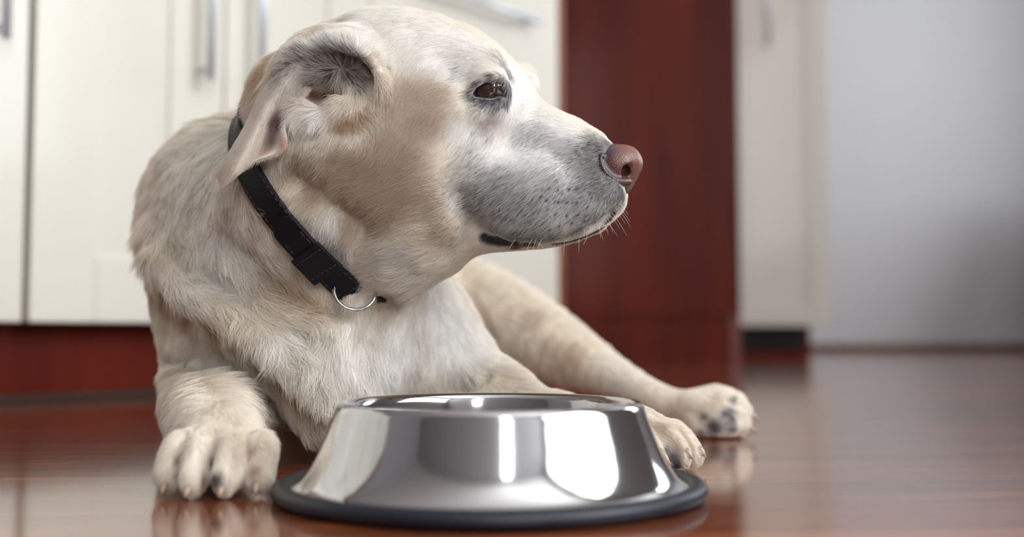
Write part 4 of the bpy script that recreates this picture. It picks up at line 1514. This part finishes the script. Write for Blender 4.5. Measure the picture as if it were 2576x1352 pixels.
def curves_obj(name, sets, mat, parent):
    pts = np.concatenate([s[0].reshape(-1, 3) for s in sets]); rad = np.concatenate([s[1].ravel() for s in sets]); col = np.concatenate([s[2] for s in sets])
    cnt = [s[0].shape[1] for s in sets for _ in range(s[0].shape[0])]
    hc_ = bpy.data.hair_curves.new(name)
    hc_.add_curves(cnt)
    hc_.attributes['position'].data.foreach_set('vector', pts.astype(np.float32).ravel()) if 'position' in hc_.attributes else hc_.position_data.foreach_set('vector', pts.astype(np.float32).ravel())
    ra = hc_.attributes.get('radius') or hc_.attributes.new('radius', 'FLOAT', 'POINT')
    ra.data.foreach_set('value', rad.astype(np.float32))
    ca = hc_.attributes.new('hcol', 'FLOAT_COLOR', 'CURVE')
    c4 = np.ones((len(col), 4), dtype=np.float32); c4[:, :3] = col
    ca.data.foreach_set('color', c4.ravel())
    hc_.materials.append(mat)
    o = bpy.data.objects.new(name, hc_)
    scene.collection.objects.link(o)
    if parent: child(o, parent)
    return o


# where the coat stands: none on the floor side, under the collar, on eyes and nose
def cut(p):
    q = p - np.array(CC)
    h = q @ np.array(CN)
    r = np.linalg.norm(q - h[:, None] * np.array(CN), axis=1)
    dd_ = q - h[:, None] * np.array(CN)
    ang = (np.arctan2(dd_ @ np.array(CE2), dd_ @ np.array(CE1)) / (2 * math.pi)) % 1.0
    cr_ = np.interp(ang, np.arange(121) / 120.0, np.concatenate([CR[:, 1], CR[:1, 1]]))
    c = (np.abs(h) < CWD * 0.98) & (r < cr_ + 0.004) & (r > cr_ - 0.02)
    for e, rr in ((EYE, 0.0142), (EYE_FAR, 0.0142)):
        c |= (np.linalg.norm(p - np.array(e), axis=1) < rr)
    for nx_, ny_, rr in ((1556, 405, 0.0165), (1535, 418, 0.0195), (1545, 432, 0.0195), (1578, 420, 0.0165), (1568, 452, 0.0150)):
        c |= (np.linalg.norm(p - np.array(HP(nx_, ny_, 0)), axis=1) < rr)
    c |= p[:, 2] < 0.003
    for q, rr in ((P(692, 300, .742), .013), (P(680, 350, .748), .015), (P(665, 385, .752), .012)):
        c |= (np.linalg.norm(p - np.array(q), axis=1) < rr)
    return c


toc = np.array(CAM) - BVA; toc /= np.linalg.norm(toc, axis=1, keepdims=True)
face = (toc * BN).sum(1)
vis = np.where(face > -0.25, 1.0, np.where(face > -0.6, 0.35, 0.10))
is_head = np.clip((BVA[:, 0] + 0.17) / 0.03, 0, 1) * np.clip((0.88 - BVA[:, 1]) / 0.03, 0, 1) * np.clip((BVA[:, 2] - 0.12) / 0.02, 0, 1)
lnv = G[:, 3]
FD = 1.0
dens = vis * np.interp(lnv, [.004, .008, .014, .024], [3.2e6, 2.3e6, 1.15e6, 0.75e6])
dens *= np.where(BVA[:, 1] > 0.98, 0.45, 1.0) * FD
wid = np.interp(lnv, [.004, .008, .014, .024], [6.0e-5, 7.0e-5, 9.0e-5, 1.15e-4]) * np.where(BVA[:, 1] > 0.98, 1.5, 1.0)
BQA = BQ
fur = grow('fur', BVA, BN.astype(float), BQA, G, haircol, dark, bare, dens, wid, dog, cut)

# dark whisker roots on the muzzle
wr = []
for px, py in [(1402, 455), (1384, 473), (1405, 476), (1432, 477), (1453, 476), (1475, 475), (1366, 493), (1378, 503), (1407, 509), (1430, 512), (1454, 509), (1379, 526), (1400, 536), (1430, 541), (1455, 540),
               (1480, 520), (1490, 498), (1440, 560), (1470, 553), (1259, 528), (1305, 582), (1452, 380), (1471, 372), (1483, 362), (1410, 568), (1385, 575)]:
    q = at(px, py)
    wr.append(q)
def dots(qs, n, r, ln):
    P_, R_, C_ = [], [], []
    for q in qs:
        h = BVH.find_nearest(q); nn = h[1] if h[1].dot(CAM - q) > 0 else -h[1]
        for i in range(n):
            o = q + Vector(rng.normal(size=3) * r)
            t = (Vector((-.7, 0, -.6)) - nn * Vector((-.7, 0, -.6)).dot(nn)).normalized()
            P_.append([list(o + t * ln * s + nn * (0.0009 + ln * 0.25 * s)) for s in np.linspace(0, 1, 5)])
            R_.append([7e-5 * k for k in (1, .95, .8, .5, .15)]); C_.append(L3(34, 28, 44))
    return np.array(P_), np.array(R_), np.array(C_)
roots = dots(wr, 12, 0.0006, 0.0022)
fo = curves_obj('fur', [fur, roots], M['hair'], dog)
fo['kind'] = 'stuff'

# whiskers
wl = []
for a, b_, sag in [((1556, 512), (1581, 527), 4), ((1551, 518), (1585, 540), 5), ((1548, 522), (1588, 552), 6), ((1542, 530), (1574, 545), 5), ((1538, 535), (1578, 577), 5), ((1533, 543), (1560, 562), 4),
                   ((1528, 548), (1543, 578), 3), ((1522, 555), (1555, 585), 3), ((1515, 562), (1532, 582), 3), ((1508, 566), (1511, 612), -3), ((1522, 560), (1530, 602), -5), ((1505, 572), (1518, 595), 3),
                   ((1478, 590), (1466, 635), -5), ((1457, 598), (1456, 625), 3), ((1470, 575), (1469, 600), 0), ((1411, 610), (1400, 655), -3), ((1396, 606), (1392, 650), 2), ((1420, 600), (1418, 640), 2),
                   ((1345, 605), (1400, 640), 8), ((1210, 570), (1160, 590), 4), ((1325, 612), (1318, 632), 2), ((1100, 540), (1020, 520), 5), ((1300, 600), (1275, 625), 3), ((1340, 600), (1320, 630), 3), ((1365, 600), (1345, 632), 3),
                   ((1350, 600), (1338, 625), 3), ((1262, 100), (1275, 70), 3), ((1400, 290), (1412, 272), 2)]:
    q = at(*a)
    h = BVH.find_nearest(q)
    e = P(b_[0], b_[1], q.y - 0.008)
    L_ = []
    for s in np.linspace(0, 1, 7):
        w_ = q.lerp(e, s); w_.z -= 4 * sag * 0.00013 * (s * s) * 2
        L_.append(list(w_))
    wl.append(L_)
WP = np.array(wl); WR = np.tile(np.array([1, .95, .85, .72, .58, .4, .12]) * 1.0e-4, (len(wl), 1)); WC = np.tile(L3(245, 238, 232), (len(wl), 1))
wo = curves_obj('whiskers', [(WP, WR, WC)], M['hair'], dog)
wo['kind'] = 'stuff'

# finish body parts
body_me.materials.append(M['skin'])
bo = bpy.data.objects.new('body', body_me); scene.collection.objects.link(bo); child(bo, dog)
NVA = np.zeros(len(nose_me.vertices) * 3, dtype=np.float32); nose_me.vertices.foreach_get('co', NVA); NVA = NVA.reshape(-1, 3).astype(float)
nc = paint(NVA, L3(104, 66, 58), [
    (HP(1600, 395, 0), .012, L3(134, 94, 84), .8), (HP(1575, 378, 0.008), .009, L3(124, 78, 64), .7), (HP(1560, 425, 0.019), .006, L3(106, 64, 58), .6),
    (HP(1532, 382, .017), .0070, L3(66, 54, 66), .9), (HP(1516, 400, .019), .0060, L3(30, 27, 38), 1), (HP(1520, 425, .020), .0055, L3(28, 25, 36), 1), (HP(1532, 442, .020), .0050, L3(28, 24, 36), 1),
    (HP(1548, 455, .018), .0052, L3(34, 26, 38), 1), (HP(1566, 461, .015), .0050, L3(40, 30, 42), 1), (HP(1582, 460, .012), .0048, L3(52, 38, 46), .95), (HP(1570, 482, .004), .008, L3(84, 66, 70), .9),
    (HP(1580, 430, .012), .0040, L3(16, 9, 10), 1), (HP(1532, 382, -.017), .0070, L3(66, 54, 66), .9), (HP(1520, 425, -.020), .0055, L3(28, 25, 36), 1), (HP(1548, 455, -.018), .0052, L3(34, 26, 38), 1), (HP(1548, 366, 0), .006, L3(88, 66, 72), .8)])
color_attr(nose_me, nc)
nose_me.materials.append(M['noseleather'])
no = bpy.data.objects.new('nose', nose_me); scene.collection.objects.link(no); child(no, dog); no['label'] = 'pinkish brown nose leather with dark rim'
for e in (near_eye, far_eye):
    e.data.materials.append(M['eyeball']); child(e, dog); e['label'] = 'dark brown shining eye'

# ear flap: skin colour, shade painted into its inner fold, its own short coat
child(ear, dog)
EVn = vnormals(em).astype(float)
EVA = np.zeros(len(em.vertices) * 3, dtype=np.float32); em.vertices.foreach_get('co', EVA); EVA = EVA.reshape(-1, 3).astype(float)
EQ = np.array([list(f.vertices) for f in em.polygons])
ecol = paint(EVA, L3(232, 222, 212), [(P(565, 440, .72), .012, L3(210, 190, 172), .6), (P(680, 345, .740), .010, L3(140, 106, 100), .95), (P(675, 300, .738), .009, L3(120, 92, 94), .95), (P(695, 300, .735), .009, L3(128, 100, 100), .95), (P(690, 265, .733), .006, L3(110, 84, 90), .8),
    (P(720, 365, .728), .006, L3(214, 176, 146), .8), (P(665, 385, .74), .009, L3(206, 168, 140), .8)])
color_attr(em, ecol * 0.85)
em.materials.append(M['skin'])
def edir(V, a, b_):
    r = (P(b_[0], b_[1], .72) - P(a[0], a[1], .72)).normalized(); return (r.x, r.y, r.z)
eg = [(P(740, 160, .735),) + edir(0, (740, 160), (690, 220)) + (.006, .25), (P(680, 250, .73),) + edir(0, (680, 250), (645, 320)) + (.0055, .2), (P(620, 370, .72),) + edir(0, (620, 370), (580, 430)) + (.005, .2),
      (P(565, 450, .72),) + edir(0, (580, 430), (553, 465)) + (.004, .2), (P(690, 330, .735),) + edir(0, (690, 320), (685, 380)) + (.005, .2), (P(720, 350, .73),) + edir(0, (715, 330), (705, 385)) + (.0055, .2)]
EG = idw(EVA, [e[0] for e in eg], [e[1:] for e in eg])
edens = np.full(len(EVA), 3.0e6 * FD); ez = np.zeros(len(EVA))
edk = np.zeros(len(EVA))
for q, r_, st in ((P(735, 160, .733), .012, .38), (P(712, 195, .73), .010, .35), (P(700, 225, .726), .008, .3), (P(745, 200, .735), .010, .35)):
    dd = np.sqrt(((EVA - np.array(q)) ** 2).sum(1)) / r_
    edk = np.maximum(edk, np.clip(1.35 - dd, 0, 1) * st)
ef_ = grow('ear_fur', EVA, EVn, EQ, EG, ecol, edk, ez, edens, np.full(len(EVA), 6e-5), ear, None, clump=0.2, cseed=5)
eo = curves_obj('fur', [ef_], M['hair'], ear); eo['kind'] = 'stuff'

# claws
hm = plain('claw_horn', srgb(170, 146, 128), 0.4, coat=.2, vary=.1)
dk_ = plain('dark_claw_horn', srgb(104, 82, 72), 0.4, coat=.2, vary=.1)
for i, (c, d, L_) in enumerate(CLAWS):
    m = MB()
    dn = Vector((0, 0, -1))
    pts = [c - d * L_ * 0.35 + dn * 0.0, c + d * L_ * 0.15, c + d * L_ * 0.6 + dn * L_ * 0.10, c + d * L_ + dn * L_ * 0.25]
    pts = [Vector((q.x, q.y, max(q.z, 0.0022))) for q in pts]
    m.tube(pts, [0.0026, 0.0025, 0.0018, 0.0005], 10)
    o = m.build('claw', hm, None, smooth=True); child(o, dog)
